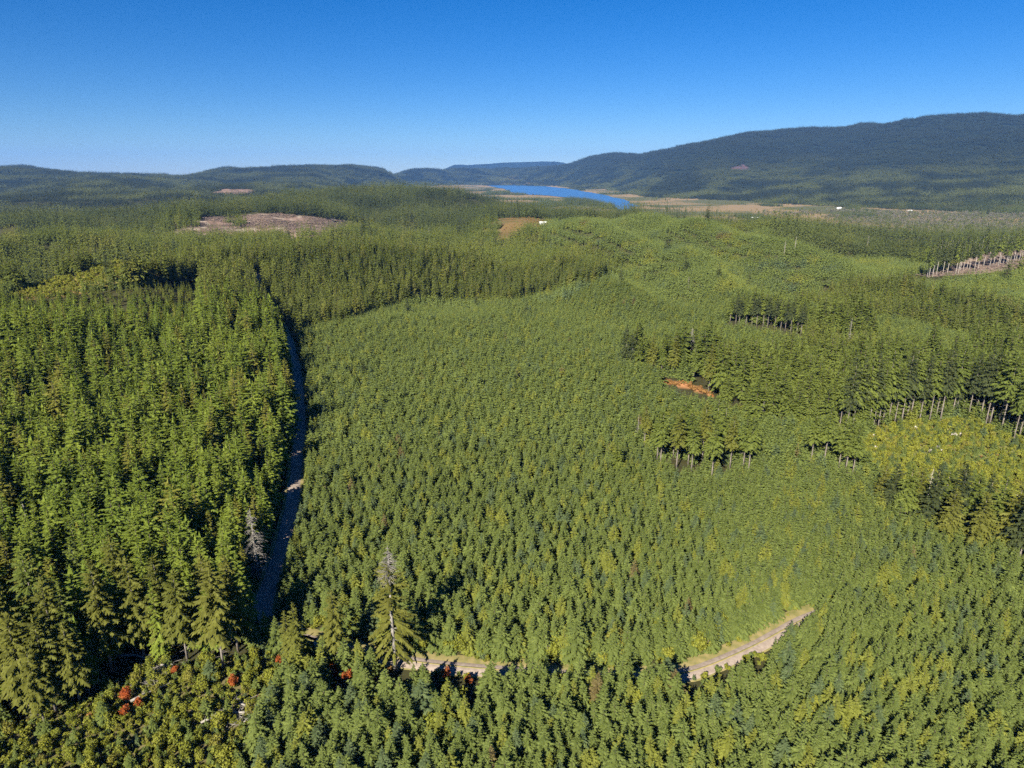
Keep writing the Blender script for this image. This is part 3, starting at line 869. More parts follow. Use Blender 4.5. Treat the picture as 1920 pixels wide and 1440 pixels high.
T = Tris(); T.tube([(0, 0, 22.9), (0.05, 0.1, 26), (0, 0, 30)], [0.16, 0.10, 0.02], 6, 0)
for j in range(120):
    t = rs.uniform(0, 1); z = 22.0 + 7.4 * t; a = rs.uniform(0, 6.28); L = 2.9 * (1 - t) ** 0.8 * rs.uniform(0.6, 1.1) + 0.3
    e1 = (L * 0.6 * math.cos(a), L * 0.6 * math.sin(a), z + 0.12 * L); e2 = (L * math.cos(a + 0.12), L * math.sin(a + 0.12), z + 0.05 * L)
    T.tube([(0, 0, z), e1, e2], [0.05, 0.035, 0.012], 3, 0)
    for q in range(3):
        f = rs.uniform(0.4, 0.95); b = a + rs.choice([-1, 1]) * 0.9
        s0 = (L * f * math.cos(a), L * f * math.sin(a), z + 0.1 * L * f)
        T.tube([s0, (s0[0] + 0.35 * L * math.cos(b), s0[1] + 0.35 * L * math.sin(b), s0[2] - 0.05)], [0.025, 0.008], 3, 0)
dead_top_mesh = T.mesh('dead_top', [M['deadwood']])
o = obj('dead_top', dead_top_mesh, lone); o['label'] = 'bare grey dead branches'
BIG.append((p[0], p[1], 4.0)); BIG.append((p[0] + 2, p[1] - 5, 4.5))

# roadside pair and the stand above the scrubby slope
for px, py, H, lab, cr in [
    (563, 1262, 17.5, 'yellowish fir with two bare trunks showing beside the road junction', 'gold'),
    (634, 1246, 18.5, 'slim yellow-green fir between the road junction and the dead-topped fir', 'gold'),
    (545, 1250, 14.0, 'short thin fir tucked against the yellowish roadside fir', 'gold')]:
    tall_tree(px, py, H, lab, None, cr, 0.85, 2.2)
CLUMP = [(38, 1322, 30, 'gold', 'broad fir at the edge of the scrub, outermost of the tall stand'), (125, 1292, 26, 'gold', 'dark slender fir second from the outer end of the tall stand'),
         (152, 1286, 24, 'big', 'fir with straight bare trunk, third from outer end of tall stand'), (212, 1262, 27, 'gold', 'dense fir just behind the fallen logs of the scrub slope'),
         (272, 1236, 25, 'gold', 'yellow-green fir standing directly over the fallen logs'), (318, 1222, 24, 'gold', 'bright yellow-green fir behind the red bush above the scrub'),
         (352, 1238, 22, 'gold', 'lower bright fir at the front of the tall stand'), (420, 1258, 26, 'gold', 'leaning-looking fir with long bare trunk at the end of the tall stand'),
         (447, 1222, 24, 'gold', 'fir with tall pale trunk beside the shaded road mouth'), (400, 1200, 22, 'gold', 'fir second from the shaded road mouth'),
         (90, 1240, 27, 'big', 'tall dark fir behind the outermost fir of the stand'), (5, 1250, 28, 'big', 'tall fir at the picture edge above the scrub'),
         (85, 1360, 18, 'gold', 'shorter fir in front of the outermost tall fir'), (62, 1346, 23, 'gold', 'slender fir wedged behind the shorter corner fir'), (106, 1336, 22, 'gold', 'fir at the scrub edge under the dark slender fir'), (152, 1322, 19, 'gold', 'small bright fir at the inner edge of the scrub'),
         (240, 1180, 24, 'gold', 'yellowish fir in the second rank behind the fallen logs'), (170, 1190, 24, 'big', 'green fir in the second rank of the tall stand')]
for px, py, H, cr, lab in CLUMP:
    tall_tree(px, py, H, lab, 'tall firs above the scrub slope', cr, 0.95, 2.6)  # gold crowns carry the sunlight on this stand in their needle colour

# dead grey fir leaning over the shaded road
def snag(px, py, H, label, needles=0.0, lean=0.0, group=None, mat='deadwood', name='dead_tree', spread=0.15):
    p = ground_at(px, py)
    s_rs = np.random.default_rng(int(px * 7 + py))
    e = empty(name, p, s_rs.uniform(0, 6.28), (1, 1, 1), (0, lean))
    T = Tris(); T.tube([(0, 0, -0.5), (0.05, 0, H * 0.4), (0, 0.05, H * 0.75), (0, 0, H)], [0.014 * H, 0.011 * H, 0.007 * H, 0.03], 7, 0)
    obj('trunk', T.mesh('trunk', [M[mat]]), e)
    T = Tris()
    for j in range(int(60 * max(needles, 0.35))):
        t = s_rs.uniform(0.15, 0.97); z = H * t; a = s_rs.uniform(0, 6.28); L = spread * H * (1 - t) ** 0.7 * s_rs.uniform(0.5, 1.1) + 0.3
        T.tube([(0, 0, z), (L * 0.6 * math.cos(a), L * 0.6 * math.sin(a), z - 0.05 * L), (L * math.cos(a), L * math.sin(a), z - 0.3 * L)], [0.06, 0.04, 0.012], 3, 0)
        for q in range(4):
            f = s_rs.uniform(0.3, 0.95); b = a + s_rs.choice([-1, 1]) * 0.8
            s0 = (L * f * math.cos(a), L * f * math.sin(a), z - 0.15 * L * f)
            T.tube([s0, (s0[0] + 0.3 * L * math.cos(b), s0[1] + 0.3 * L * math.sin(b), s0[2] - 0.12 * L)], [0.03, 0.008], 3, 0)
    obj('crown', T.mesh('crown', [M[mat]]), e)
    tag(e, label, 'dead tree', group)
    BIG.append((p[0], p[1], 1.6))
snag(486, 1092, 21, 'grey dead fir with drooping bare limbs beside the shaded road', 3.0, spread=0.22)
snag(1292, 690, 22, 'grey dead-crowned fir rising from the stand beside rusty bracken', 2.4, spread=0.2)
snag(68, 1050, 17, 'pale bare trunk in the dark gap among the dense firs', 0.35)
snag(1195, 828, 11, 'thin pale pole beside the firs on the plantation edge', 0.2)
snag(1427, 800, 12, 'pale broken trunk alone below the mixed stand', 0.2)
snag(1735, 955, 14, 'pale forked bare tree among the dark firs under the stumpy clearing', 0.6, mat='pale')
snag(1590, 650, 17, 'grey dead spire on the crest of the mixed forest', 0.9)
snag(1625, 470, 20, 'pale dead tree standing over the far scrub forest', 1.0, mat='pale')
for px, py, H in [(805, 448, 18), (770, 470, 16), (1470, 480, 16), (1490, 470, 15), (1290, 545, 12)]:
    snag(px, py, H, {805: 'pale snag on the slope of the middle valley', 770: 'short pale snag in front of the valley forest', 1470: 'pale snag at the scrub forest edge beyond the plantation hill', 1490: 'shorter snag next to the scrub forest edge', 1290: 'lone low snag on the plantation hill'}[px], 0.3, mat='pale')

# clump with white trunks in the middle of the plantation
MIDC = [(1208, 836, 17), (1232, 862, 19), (1238, 872, 22), (1262, 858, 20), (1268, 880, 23), (1290, 872, 22), (1296, 884, 19), (1316, 868, 24), (1334, 898, 22), (1352, 870, 24), (1368, 880, 21), (1392, 884, 22), (1403, 886, 23), (1340, 840, 22), (1280, 836, 20)]
MIDC.sort()
for i, (px, py, H) in enumerate(MIDC):
    tall_tree(px, py, H, f'fir on a pale bare trunk, {ordinal(i)} from the left in the mid-plantation clump', 'pale-trunked firs amid the plantation', 'pole' if i % 4 else 'goldpole', 1.0, 1.8, front=5.0)
tall_tree(1156, 900, 14, 'solitary blue-green fir with a dark gap beside it in the plantation', None, 'big', 1.25, 2.6)
tall_tree(683, 716, 12, 'dark bushy fir standing alone in the plantation near the road', None, 'dark', 1.3, 2.2)
tall_tree(662, 712, 9, 'smaller dark fir close to the solitary dark fir', None, 'dark', 1.3, 2.0)
# stand beside the rusty bracken
UP = [(1172, 692, 24, 'dark'), (1184, 694, 22, 'dark'), (1205, 690, 20, 'big'), (1222, 700, 22, 'gold'), (1240, 700, 20, 'big'), (1262, 704, 23, 'gold'), (1300, 712, 20, 'big'), (1328, 738, 24, 'gold'), (1358, 716, 22, 'gold'), (1385, 736, 22, 'big'), (1405, 752, 23, 'big')]
for i, (px, py, H, cr) in enumerate(UP):
    tall_tree(px, py, H, f'{ordinal(i)} tall fir from the left in the stand by the rusty bracken', 'tall firs by the rusty bracken', cr, 0.8, 2.2)
# row of bare trunks at the edge of the stumpy clearing
n = 34
for i in range(n):
    t = i / (n - 1)
    px = 1572 + 350 * t + tall_rs.uniform(-4, 4)
    edge = np.interp(px, [1572, 1640, 1700, 1790, 1860, 1925], [818, 806, 792, 784, 800, 836])
    tall_tree(px, edge + tall_rs.uniform(-10, 3), 31 + tall_rs.uniform(-6, 5), f'fir with long bare trunk, {ordinal(i)} from the left along the stumpy clearing', 'bare-trunked firs lining the stumpy clearing', 'darkpole' if tall_rs.random() < 0.35 else 'pole', 0.75, 1.5)
for i, (px, py, H) in enumerate([(1520, 868, 20), (1545, 868, 23), (1572, 880, 21), (1585, 886, 22), (1598, 890, 19)]):
    tall_tree(px, py, H, f'{ordinal(i)} fir from the left in the small clump left of the stumpy clearing', 'small clump beside the stumpy clearing', 'pole', 1.0, 2.2, front=4.0)
LOWC = [(1648, 958, 17), (1668, 970, 18), (1692, 985, 20), (1712, 975, 18), (1738, 1000, 22), (1760, 990, 20), (1785, 1005, 23), (1812, 1012, 22), (1838, 1004, 20), (1860, 1020, 23), (1886, 1040, 22), (1908, 1060, 24), (1770, 1030, 19), (1825, 1045, 20)]
LOWC.sort()
for i, (px, py, H) in enumerate(LOWC):
    tall_tree(px, py, H, f'{ordinal(i)} ragged fir from the left in the stand below the stumpy clearing', 'ragged firs below the stumpy clearing', ('gold', 'dark', 'big')[i % 3], 1.05, 2.6)
# row of trunks on the plantation hill
for i in range(14):
    px = 1366 + i * 10.5 + tall_rs.uniform(-3, 3)
    tall_tree(px, 604 + i * 1.9 + tall_rs.uniform(-2, 2), 22 + tall_rs.uniform(-2, 2), f'{ordinal(i)} bare-trunked fir from the left in the dark row on the plantation hill', 'dark row on the plantation hill', 'darkpole' if i % 3 else 'pole', 0.85, 2.0, front=11.0)
# pale trunks at the far logged slope
for i in range(39):
    px = 1732 + i * 4.95 + tall_rs.uniform(-2, 2)
    py = np.interp(px, [1738, 1800, 1850, 1925], [518, 512, 500, 490]) + tall_rs.uniform(-4, 3)
    tall_tree(px, py, 34 + tall_rs.uniform(-3, 3), f'{ordinal(i)} pale pole-like fir from the left on the far logged slope', 'pale poles at the far logged slope', 'darkpole' if i % 2 else 'pole', 0.6, 3.0, front=34.0, pale=True)
# single trees on the grassy hump
for px, py, H, lab, wd in [(206, 528, 18, 'broad dark fir on the grassy hump, larger of two', 1.15), (243, 518, 15, 'dark fir beside the broad one on the grassy hump', 1.1), (200, 476, 13, 'small dark spire above the grassy hump', 0.9),
                           (476, 500, 15, 'dark fir where the shaded road tops the rise', 1.2), (765, 600, 17, 'dark ragged fir at the corner of the plantation', 1.1), (1788, 600, 20, 'tall dark fir on the far mixed slope', 0.9), (1555, 560, 17, 'dark narrow fir at the head of the gully', 0.8)]:
    tall_tree(px, py, H, lab, None, 'dark', wd, 3.0)

MAPLES = [(628, 1272, 0.62, 'bright red vine maple under the slim roadside fir'), (652, 1280, 0.5, 'smaller red vine maple at the foot of the dead-topped fir'), (240, 1318, 0.62, 'scarlet vine maple on the scrubby slope'),
                          (236, 1345, 0.5, 'low red vine maple below the scarlet one on the scrub'), (836, 1275, 0.5, 'slim red vine maple below the dry verge'), (879, 1288, 0.45, 'orange-red vine maple beside the slim red one'),
                          (262, 1330, 0.45, 'orange-red vine maple below the brush pile'), (440, 1290, 0.5, 'rust-red vine maple in the middle of the scrub'), (706, 1290, 0.4, 'red vine maple beside the trunk of the dead-topped fir'),
                          (328, 1268, 0.4, 'small red vine maple by the grey slash'), (525, 1250, 0.42, 'small red vine maple by the yellowish roadside fir')]
for px_, py_, s_, lab in MAPLES:
    p = ground_at(px_, py_); r_ = math.hypot(p[0], p[1])
    for f_, c_ in ((0.0, 2.2), (3.0, 2.4), (6.0, 2.0)):
        BIG.append((p[0] * (1 - f_ / r_), p[1] * (1 - f_ / r_), c_))
# ------------------------------------------------------------------ forests
def jitter_grid(sp, rmin, rmax, azmax, seed, jit=0.36, rot=0.35):
    rs = np.random.default_rng(seed)
    n = int(rmax * 1.5 / sp) + 2
    ii = np.arange(-n, n + 1)
    c, s = math.cos(rot), math.sin(rot)
    X, Y = [], []
    for blk in np.array_split(ii, max(1, len(ii) // 400)):
        gx_, gy_ = np.meshgrid(blk * sp, ii * sp, indexing='ij')
        gx_ = gx_ + rs.uniform(-jit, jit, gx_.shape) * sp; gy_ = gy_ + rs.uniform(-jit, jit, gy_.shape) * sp
        x = gx_ * c - gy_ * s; y = gx_ * s + gy_ * c
        r = np.hypot(x, y); a = np.abs(np.arctan2(x, y))
        k = (r > rmin) & (r < rmax) & (a < azmax)
        X.append(x[k]); Y.append(y[k])
    return np.concatenate(X), np.concatenate(Y)

def pts_of(x, y, k):
    return np.stack([x[k], y[k], height(x[k], y[k])], 1)

ids = {'young': [], 'mature': []}
# near young firs
x, y = jitter_grid(2.32, 62, 560, R(48), 21)
z = height(x, y)
k, px, py, r = classify(x, y, z)
yy = k == 0
y_lod0 = yy & (r < 230); y_lod1 = yy & (r >= 230)
order = np.argsort(r[y_lod0])
Pn = pts_of(x, y, y_lod0)[order]
ppx, ppy = px[y_lod0][order], py[y_lod0][order]
inview = (ppx > -20) & (ppx < 1940) & (ppy < 1412)
pick = np.nonzero(inview)[0][:300]
rest = np.ones(len(Pn), bool); rest[pick] = False
irs = np.random.default_rng(5)
de, se = dist_to(ROAD_E, Pn[pick, 0], Pn[pick, 1])
for q, i in enumerate(pick):
    sz = float(np.clip(irs.normal(0.95, 0.15), 0.6, 1.3))
    e = empty('young_fir_tree', Pn[i], irs.uniform(0, 6.28), (sz * irs.uniform(0.9, 1.15),) * 2 + (sz,), (irs.uniform(-0.05, 0.05), irs.uniform(-0.05, 0.05)))
    look = ('short ' if sz < 0.85 else 'tall ' if sz > 1.08 else '') + ('slim ' if e.scale[0] / sz < 0.97 else 'broad ' if e.scale[0] / sz > 1.08 else '')
    v = int(irs.integers(0, YV))
    obj('trunk', young_t[v], e); obj('crown', young_c[v], e)
    third = 'by the scrubby slope' if ppx[i] < 640 else 'below the dead-topped fir and dry verge' if ppx[i] < 1050 else 'below the open gravel bend' if ppx[i] < 1450 else 'in the corner past the gravel bend'
    if se[q] < 0:
        lab = f'{look}young plantation fir in the near strip {third}'
    else:
        lab = f'{look}young plantation fir beyond the gravel road, {third}'.replace('below', 'opposite')
    tag(e, lab, 'young fir', lab[len(look):].replace('young plantation fir', 'young firs'))
scatter('young_fir_forest', Pn[rest], P_young, 'dense young fir plantation filling the slope beyond the gravel road', 'plantation', 0.9, 0.15, seed=2)
scatter('young_fir_hillside', pts_of(x, y, y_lod1), P_young2, 'young fir plantation receding towards the gully', 'plantation', 0.9, 0.14, seed=3)

# near mature firs
x, y = jitter_grid(4.3, 62, 640, R(48), 31, 0.42)
z = height(x, y)
k, px, py, r = classify(x, y, z)
mm = k == 1
mm = mm & (fbm(x / 9, y / 9, 12, 2) > 0.27)
mR = mm & (px > 1000) & (r > 250)
scatter('mixed_fir_forest', pts_of(x, y, mR & (rng.random(len(x)) < 0.8)), P_matR, 'mixed grown firs behind the stumpy clearing', 'forest', 1.05, 0.25, seed=20)
mm &= ~mR
m0 = mm & (r < 430); m1 = mm & (r >= 430)
hump_mul = np.where(px < 380, np.interp(py, [545, 590, 680], [0.3, 0.4, 1.0]), 1.0)
order = np.argsort(r[m0])
Pm = pts_of(x, y, m0)[order]
ppx, ppy = px[m0][order], py[m0][order]
inview = (ppx > -40) & (ppx < 1960) & (ppy < 1500)
pick = np.nonzero(inview)[0][:300]
rest = np.ones(len(Pm), bool); rest[pick] = False
for i in pick:
    sz = float(np.clip(irs.normal(1.0, 0.17), 0.55, 1.4))
    e = empty('mature_fir_tree', Pm[i], irs.uniform(0, 6.28), (sz * irs.uniform(0.85, 1.15),) * 2 + (sz,), (irs.uniform(-0.03, 0.03), irs.uniform(-0.03, 0.03)))
    look = ('short ' if sz < 0.86 else 'tall ' if sz > 1.14 else '') + ('slim ' if e.scale[0] / sz < 0.95 else 'broad ' if e.scale[0] / sz > 1.06 else '')
    v = int(irs.integers(0, MV))
    obj('trunk', mat_t[v], e); obj('crown', mat_c[v], e)
    if ppx[i] < 560:
        zone = 'bordering the shaded road' if ppx[i] > 400 else 'in the dense stand behind the scrub slope' if ppy[i] > 960 else 'deep in the dense stand beside the shaded road'
    else:
        zone = 'in the stand below the stumpy clearing' if ppy[i] > 880 else 'in the mixed forest behind the stumpy clearing'
    tag(e, f'{look}grown yellow-green fir {zone}', 'fir tree', f'grown firs {zone}')
scatter('mature_fir_forest', Pm[rest], P_mat, 'dense yellow-green grown firs beside the shaded road', 'forest', 1.0, 0.22, seed=4, mul=hump_mul[m0][order][rest])
scatter('mature_fir_hillside', pts_of(x, y, m1), P_mat2, 'grown fir forest climbing to the grassy hump', 'forest', 1.0, 0.22, seed=5, mul=hump_mul[m1])

# middle aged stands, nearer part as single trees
x, y = jitter_grid(4.2, 350, 700, R(43), 33, 0.4)
z = height(x, y); k, px, py, r = classify(x, y, z)
k2 = (k == 2) & visible(x, y, z + 16)
scatter('middle_aged_fir_forest', pts_of(x, y, k2), P_mat2, 'middle-aged fir forest above the gully', 'forest', 0.86, 0.2, seed=6)
x, y = jitter_grid(17, 700, 1300, R(43), 34, 0.3)
z = height(x, y); k, px, py, r = classify(x, y, z)
vis = visible(x, y, z + 18)
scatter('valley_side_forest', pts_of(x, y, (k == 2) & vis), PT_mid, 'fir forest on the valley side past the shaded road', 'forest', 1.04, 0.10, 0.06, seed=7)
x, y = jitter_grid(11.3, 560, 1300, R(43), 35, 0.22)
z = height(x, y); k, px, py, r = classify(x, y, z)
vis = visible(x, y, z + 10)
scatter('plantation_hill', pts_of(x, y, (k == 0) & vis), PT_young, 'smooth young plantation on the rounded hill', 'plantation', 1.04, 0.07, 0.05, seed=8)
x, y = jitter_grid(26, 880, 3350, R(42), 36, 0.3)
z = height(x, y); k, px, py, r = classify(x, y, z)
vis = visible(x, y, z + 25)
open_f = fbm(x / 220, y / 220, 61, 3)
kk = (k == 3) & vis & (open_f > 0.30)
stand = fbm(x[kk] / 170, y[kk] / 170, 63, 2)
scatter('ridge_forest', pts_of(x, y, kk), PT_far, 'dark fir forest over the ridges before the marsh', 'forest', 1.0, 0.08, 0.06, seed=9, zmul=np.where(stand > 0.55, 1.15, np.where(stand > 0.42, 0.85, 0.6)))
x, y = jitter_grid(52, 1800, 11500, R(41), 37, 0.3)
z = height(x, y); k, px, py, r = classify(x, y, z)
vis = visible(x, y, z + 30)
purple = inside([(1370, 318), (1380, 311), (1398, 309), (1405, 315), (1400, 320), (1385, 319)], px, py)
scatter('mountain_forest', pts_of(x, y, (k == 5) & vis & ~purple), PT_hill, 'blue-hazed forest covering the long mountain and far hills', 'forest', 1.0, 0.2, seed=10)

x, y = jitter_grid(24, 420, 3200, R(42), 38, 0.5)
z = height(x, y); k, px, py, r = classify(x, y, z)
acc = (rng.random(len(x)) < np.where(k == 0, 0.05, np.where(k == 2, 0.16, np.where(k == 3, 0.45, 0.0)))) & visible(x, y, z + 22) & (fbm(x / 150, y / 150, 45, 2) > 0.42)
P_dark = [bpy.data.objects.new('old_fir_source', o_.data.copy()) for o_ in P_mat2[:5]]
for o_ in P_dark:
    o_.data.materials[0] = M['dark']
scatter('scattered_old_firs', pts_of(x, y, acc), P_dark, 'dark old firs standing out singly over the younger forest', 'trees', 1.25, 0.25, seed=21)
# scrub, bracken, marsh trees
x, y = jitter_grid(2.6, 62, 640, R(47), 51, 0.45)
z = height(x, y); k, px, py, r = classify(x, y, z)
dn, _ = dist_to(ROAD_N, x, y); de, se = dist_to(ROAD_E, x, y)
thin = fbm(x / 14, y / 14, 90, 2)
sc_ = (k == 4) & (thin > 0.22)
edge = (k == 0) & (r < 260) & ((de < 11) & (thin > 0.44) | (thin > 0.74))
rsx = np.random.default_rng(66)
extra = (k == 0) & (r >= 260) & (rsx.random(len(x)) < 0.008)
allp = np.concatenate([pts_of(x, y, sc_), pts_of(x, y, edge), pts_of(x, y, extra)])
ar = np.hypot(allp[:, 0], allp[:, 1]); allp = allp[np.argsort(ar)]
sx, sy = project(allp[:, 0], allp[:, 1], allp[:, 2])
pick = np.nonzero((sx > 0) & (sx < 1920) & (sy < 1450))[0][:280]
rest = np.ones(len(allp), bool); rest[pick] = False
for i in pick:
    sz = float(irs.uniform(0.3, 0.8) if sx[i] < 560 else irs.uniform(0.6, 1.25)) * float(irs.choice([0.7, 1.0, 1.15]))
    e = empty('alder_shrub', allp[i], irs.uniform(0, 6.28), (sz * irs.uniform(0.85, 1.2),) * 2 + (sz,))
    v = int(irs.integers(0, 5))
    obj('trunk', shrub_t[v], e); obj('crown', shrub_c[v], e)
    zone = 'on the scrubby slope under the tall firs' if sx[i] < 560 else 'by the dry verge of the gravel road' if sx[i] < 1180 else 'round the open bend of the gravel road'
    tag(e, f'{"low" if sz < 0.45 else "tall" if sz > 0.9 else "rounded"} yellow-green leafy shrub {zone}', 'shrub', f'leafy shrubs {zone}')
scatter('undergrowth', allp[rest], P_shrub, 'yellow-green leafy undergrowth on the clearings', 'undergrowth', 0.62, 0.25, 0.15, seed=11)

x, y = jitter_grid(2.2, 250, 560, R(30), 53, 0.45)
z = height(x, y); px, py = project(x, y, z)
rp = pts_of(x, y, inside(RUSTY, px, py))
x, y = jitter_grid(6.0, 700, 1700, R(20), 54, 0.45)
z = height(x, y); px, py = project(x, y, z)
bp = pts_of(x, y, inside(BALD, px, py) & (fbm(x / 40, y / 40, 8, 3) > 0.60))
scatter('rusty_bracken', np.concatenate([rp, bp]), P_rust, 'rust-coloured bracken patch at the foot of the firs', 'bracken', 1.1, 0.25, seed=12)
x, y = jitter_grid(20, 1500, 6500, R(41), 55, 0.45)
z = height(x, y); px, py = project(x, y, z); r = np.hypot(x, y)
low = (z < -33) & ~inside(RIVER, x, y)
dens = fbm(x / 300, y / 300, 71, 4)
grey = low & (px > 1420) & (r < 3000) & (dens > np.interp(px, [1420, 1600, 1750], [0.57, 0.46, 0.36]))
scatter('valley_alder_wood', pts_of(x, y, grey), P_grey, 'grey leafless alder wood on the valley floor', 'wood', 1.0, 0.25, seed=13)
belt = low & (np.abs(fbm(x / 380, y / 900, 81, 3) - 0.5) < 0.055)
scatter('hedgerow_forest', pts_of(x, y, belt & ~grey), PT_far[:3], 'dark tree lines crossing the valley fields', 'trees', 0.62, 0.2, seed=19)
tr = low & (dens > 0.56) & (rsx.random(len(x)) < 0.22) & ~grey
scatter('marsh_tree_belt', pts_of(x, y, tr), [P_mat2[0], P_mat2[2], P_mat2[4]], 'dark trees scattered across the tan marsh', 'trees', 0.85, 0.3, seed=14)

# low cover on the scrub slope, the verges and the stumpy clearing
x, y = jitter_grid(1.25, 62, 400, R(47), 57, 0.48)
z = height(x, y); px, py = project(x, y, z); r = np.hypot(x, y)
de, se = dist_to(ROAD_E, x, y); dn, _ = dist_to(ROAD_N, x, y)
cov = (inside(SCRUB, px, py) & (r < 260) & (fbm(x / 5, y / 5, 33, 2) > 0.18)) | (inside(STUMPY, px, py) & (r < 400) & (rsx.random(len(x)) < 0.55))
cov |= (r < 300) & (de > 2.3) & (de < 5.5) & (rsx.random(len(x)) < 0.35)
cov |= (dn > 2.7) & (dn < 4.6) & (r < 400) & (rsx.random(len(x)) < 0.5)
cp = pts_of(x, y, cov)
mixr = rsx.random(len(cp))
P_green = [bpy.data.objects.new('low_cover_source', o_.data.copy()) for o_ in P_shrub[:3]]
for o_ in P_green:
    o_.data.materials[0] = M['young']
scatter('ground_cover', cp[mixr > 0.03], P_shrub + P_green, 'low leafy cover over the scrubby slope and road verges', 'undergrowth', 0.33, 0.35, 0.2, seed=15)
scatter('dry_ground_cover', cp[mixr <= 0.03], P_rust, 'rusty low cover between the shrubs', 'undergrowth', 0.5, 0.3, 0.2, seed=16)
x, y = jitter_grid(3.4, 62, 400, R(47), 58, 0.48)
z = height(x, y); k, px, py, r = classify(x, y, z)
scatter('clearing_seedlings', pts_of(x, y, (k == 4) & (rsx.random(len(x)) < 0.7)), P_young, 'small fir seedlings sprinkled over scrub and clearing', 'seedlings', 0.42, 0.35, seed=17)
# logging slash
def sticks(n, size, L, rad, seed, flat=0.15):
    T = Tris(); q = np.random.default_rng(seed)
    for _ in range(n):
        a = q.uniform(0, 6.28); l_ = L * q.uniform(0.4, 1.2); c = q.normal(size=2) * size * 0.35; z_ = q.uniform(0.05, 0.5)
        d_ = np.array([math.cos(a) * l_ / 2, math.sin(a) * l_ / 2, q.uniform(-flat, flat) * l_])
        p0 = np.array([c[0], c[1], z_ + 0.1])
        T.tube([tuple(p0 - d_), tuple(p0 + d_)], [rad * q.uniform(0.5, 1.2), rad * 0.4], 3, 0)
    return T
SL = [proto('slash_source', sticks(26, 9, 7, 0.22, 700 + q), [M['brushwood']]) for q in range(3)]
SLP = [proto('slash_source', sticks(14, 9, 7, 0.2, 710 + q), [M['deadwood']]) for q in range(2)]
x, y = jitter_grid(7.0, 650, 1650, R(42), 59, 0.48)
z = height(x, y); px, py = project(x, y, z); r = np.hypot(x, y)
lg = (inside(CLEAR1, px, py) & (r > 850)) | (inside(CLEARR, px, py) & (r < 1150))
lp = pts_of(x, y, lg & (fbm(x / 30, y / 30, 44, 3) > 0.40))
scatter('logging_slash', lp, SL, 'grey slash strewn over the logged slopes', 'slash', 1.0, 0.3, seed=18)
for px_, py_, lab in [(268, 1290, 'grey brush pile on the scrubby slope below the fallen logs'), (455, 1340, 'pale brush heap among the shrubs at the bottom of the slope'), (300, 1252, 'twiggy brush heap beside the crossing logs')]:
    p = ground_at(px_, py_)
    o = obj('brush_pile', sticks(90, 5.5, 3.2, 0.07, int(px_), 0.25).mesh('brush_pile', [M['deadwood']]), None, (p[0], p[1], p[2] + 0.4), 0.6)
    tag(o, lab, 'brush pile', kind='stuff')
# red vine maples
for px_, py_, s_, lab in MAPLES:
    p = ground_at(px_, py_)
    e = empty('vine_maple', p + np.array([0, 0, 0.4]), irs.uniform(0, 6.28), (s_ * 1.2, s_ * 1.2, s_ * 1.2))
    v = int(irs.integers(0, 5))
    obj('trunk', shrub_t[v], e); obj('crown', red_c[v], e)
    tag(e, lab, 'shrub', 'red vine maples')

# logs, stumps and root wads
def log(px_, py_, L, rad, rz, label, mat='deadwood', tilt=0.06):
    p = ground_at(px_, py_)
    T = Tris(); lr = np.random.default_rng(int(px_ * 3 + py_))
    T.tube([(-L / 2, 0, 0), (-L * 0.2, 0.12, 0.05), (L * 0.2, -0.1, 0.02), (L / 2, 0, 0.1)], [rad * 1.15, rad, rad * 0.85, rad * 0.6], 8, 0)
    for j in range(5):
        q = lr.uniform(-0.4, 0.45) * L; a = lr.uniform(0.2, 2.9); l2 = lr.uniform(0.5, 1.4)
        T.tube([(q, 0, 0), (q + 0.3 * l2, l2 * math.cos(a), l2 * abs(math.sin(a)))], [rad * 0.3, rad * 0.08], 4, 0)
    o = obj('fallen_log', T.mesh('fallen_log', [M[mat]], True), None, (p[0], p[1], p[2] + rad + 0.7), rz)
    o.rotation_euler = (0, tilt, rz)
    tag(o, label, 'log', 'fallen logs')
for a in [(262, 1236, 9, 0.28, 0.1, 'long grey fallen log under the yellow-green fir'), (285, 1246, 8, 0.30, -0.35, 'pale fallen log crossing below the long grey one'), (300, 1230, 6, 0.22, 0.6, 'short pale log with upturned end at the stand edge'),
          (268, 1284, 11, 0.25, 1.0, 'grey log lying down the scrubby slope'), (292, 1300, 9, 0.22, 0.85, 'thin log beside the grey one on the scrubby slope'), (440, 1345, 8, 0.26, 0.2, 'pale log half buried in scrub near the bottom'),
          (410, 1352, 6, 0.22, 0.5, 'shorter log touching the half-buried one'), (470, 1335, 5, 0.2, -0.4, 'short log at the upper end of the buried logs')]:
    log(*a)
def root_wad(px_, py_, s_, label, flat=False):
    p = ground_at(px_, py_)
    T = Tris(); lr = np.random.default_rng(int(px_ + 5 * py_))
    T.tube([(0, 0, -0.3), (0, 0, 0.7), (0.08, 0.03, 1.2)], [0.62, 0.48, 0.40], 9, 0)
    for j in range(9):
        a = j * 0.7 + lr.uniform(-0.2, 0.2); l2 = lr.uniform(0.8, 1.7)
        T.tube([(0.3 * math.cos(a), 0.3 * math.sin(a), 0.4), (0.8 * l2 * math.cos(a), 0.8 * l2 * math.sin(a), lr.uniform(0.0, 0.8)), (1.15 * l2 * math.cos(a + 0.2), 1.15 * l2 * math.sin(a + 0.2), lr.uniform(-0.2, 1.0))], [0.22, 0.13, 0.04], 5, 0)
    o = obj('stump', T.mesh('stump', [M['pale']], True), None, (p[0], p[1], p[2] + 0.2 + 0.4 * s_), lr.uniform(0, 6.28), (s_ * 0.7, s_ * 0.7, s_ * 0.7))
    tag(o, label, 'stump', 'bleached stumps')
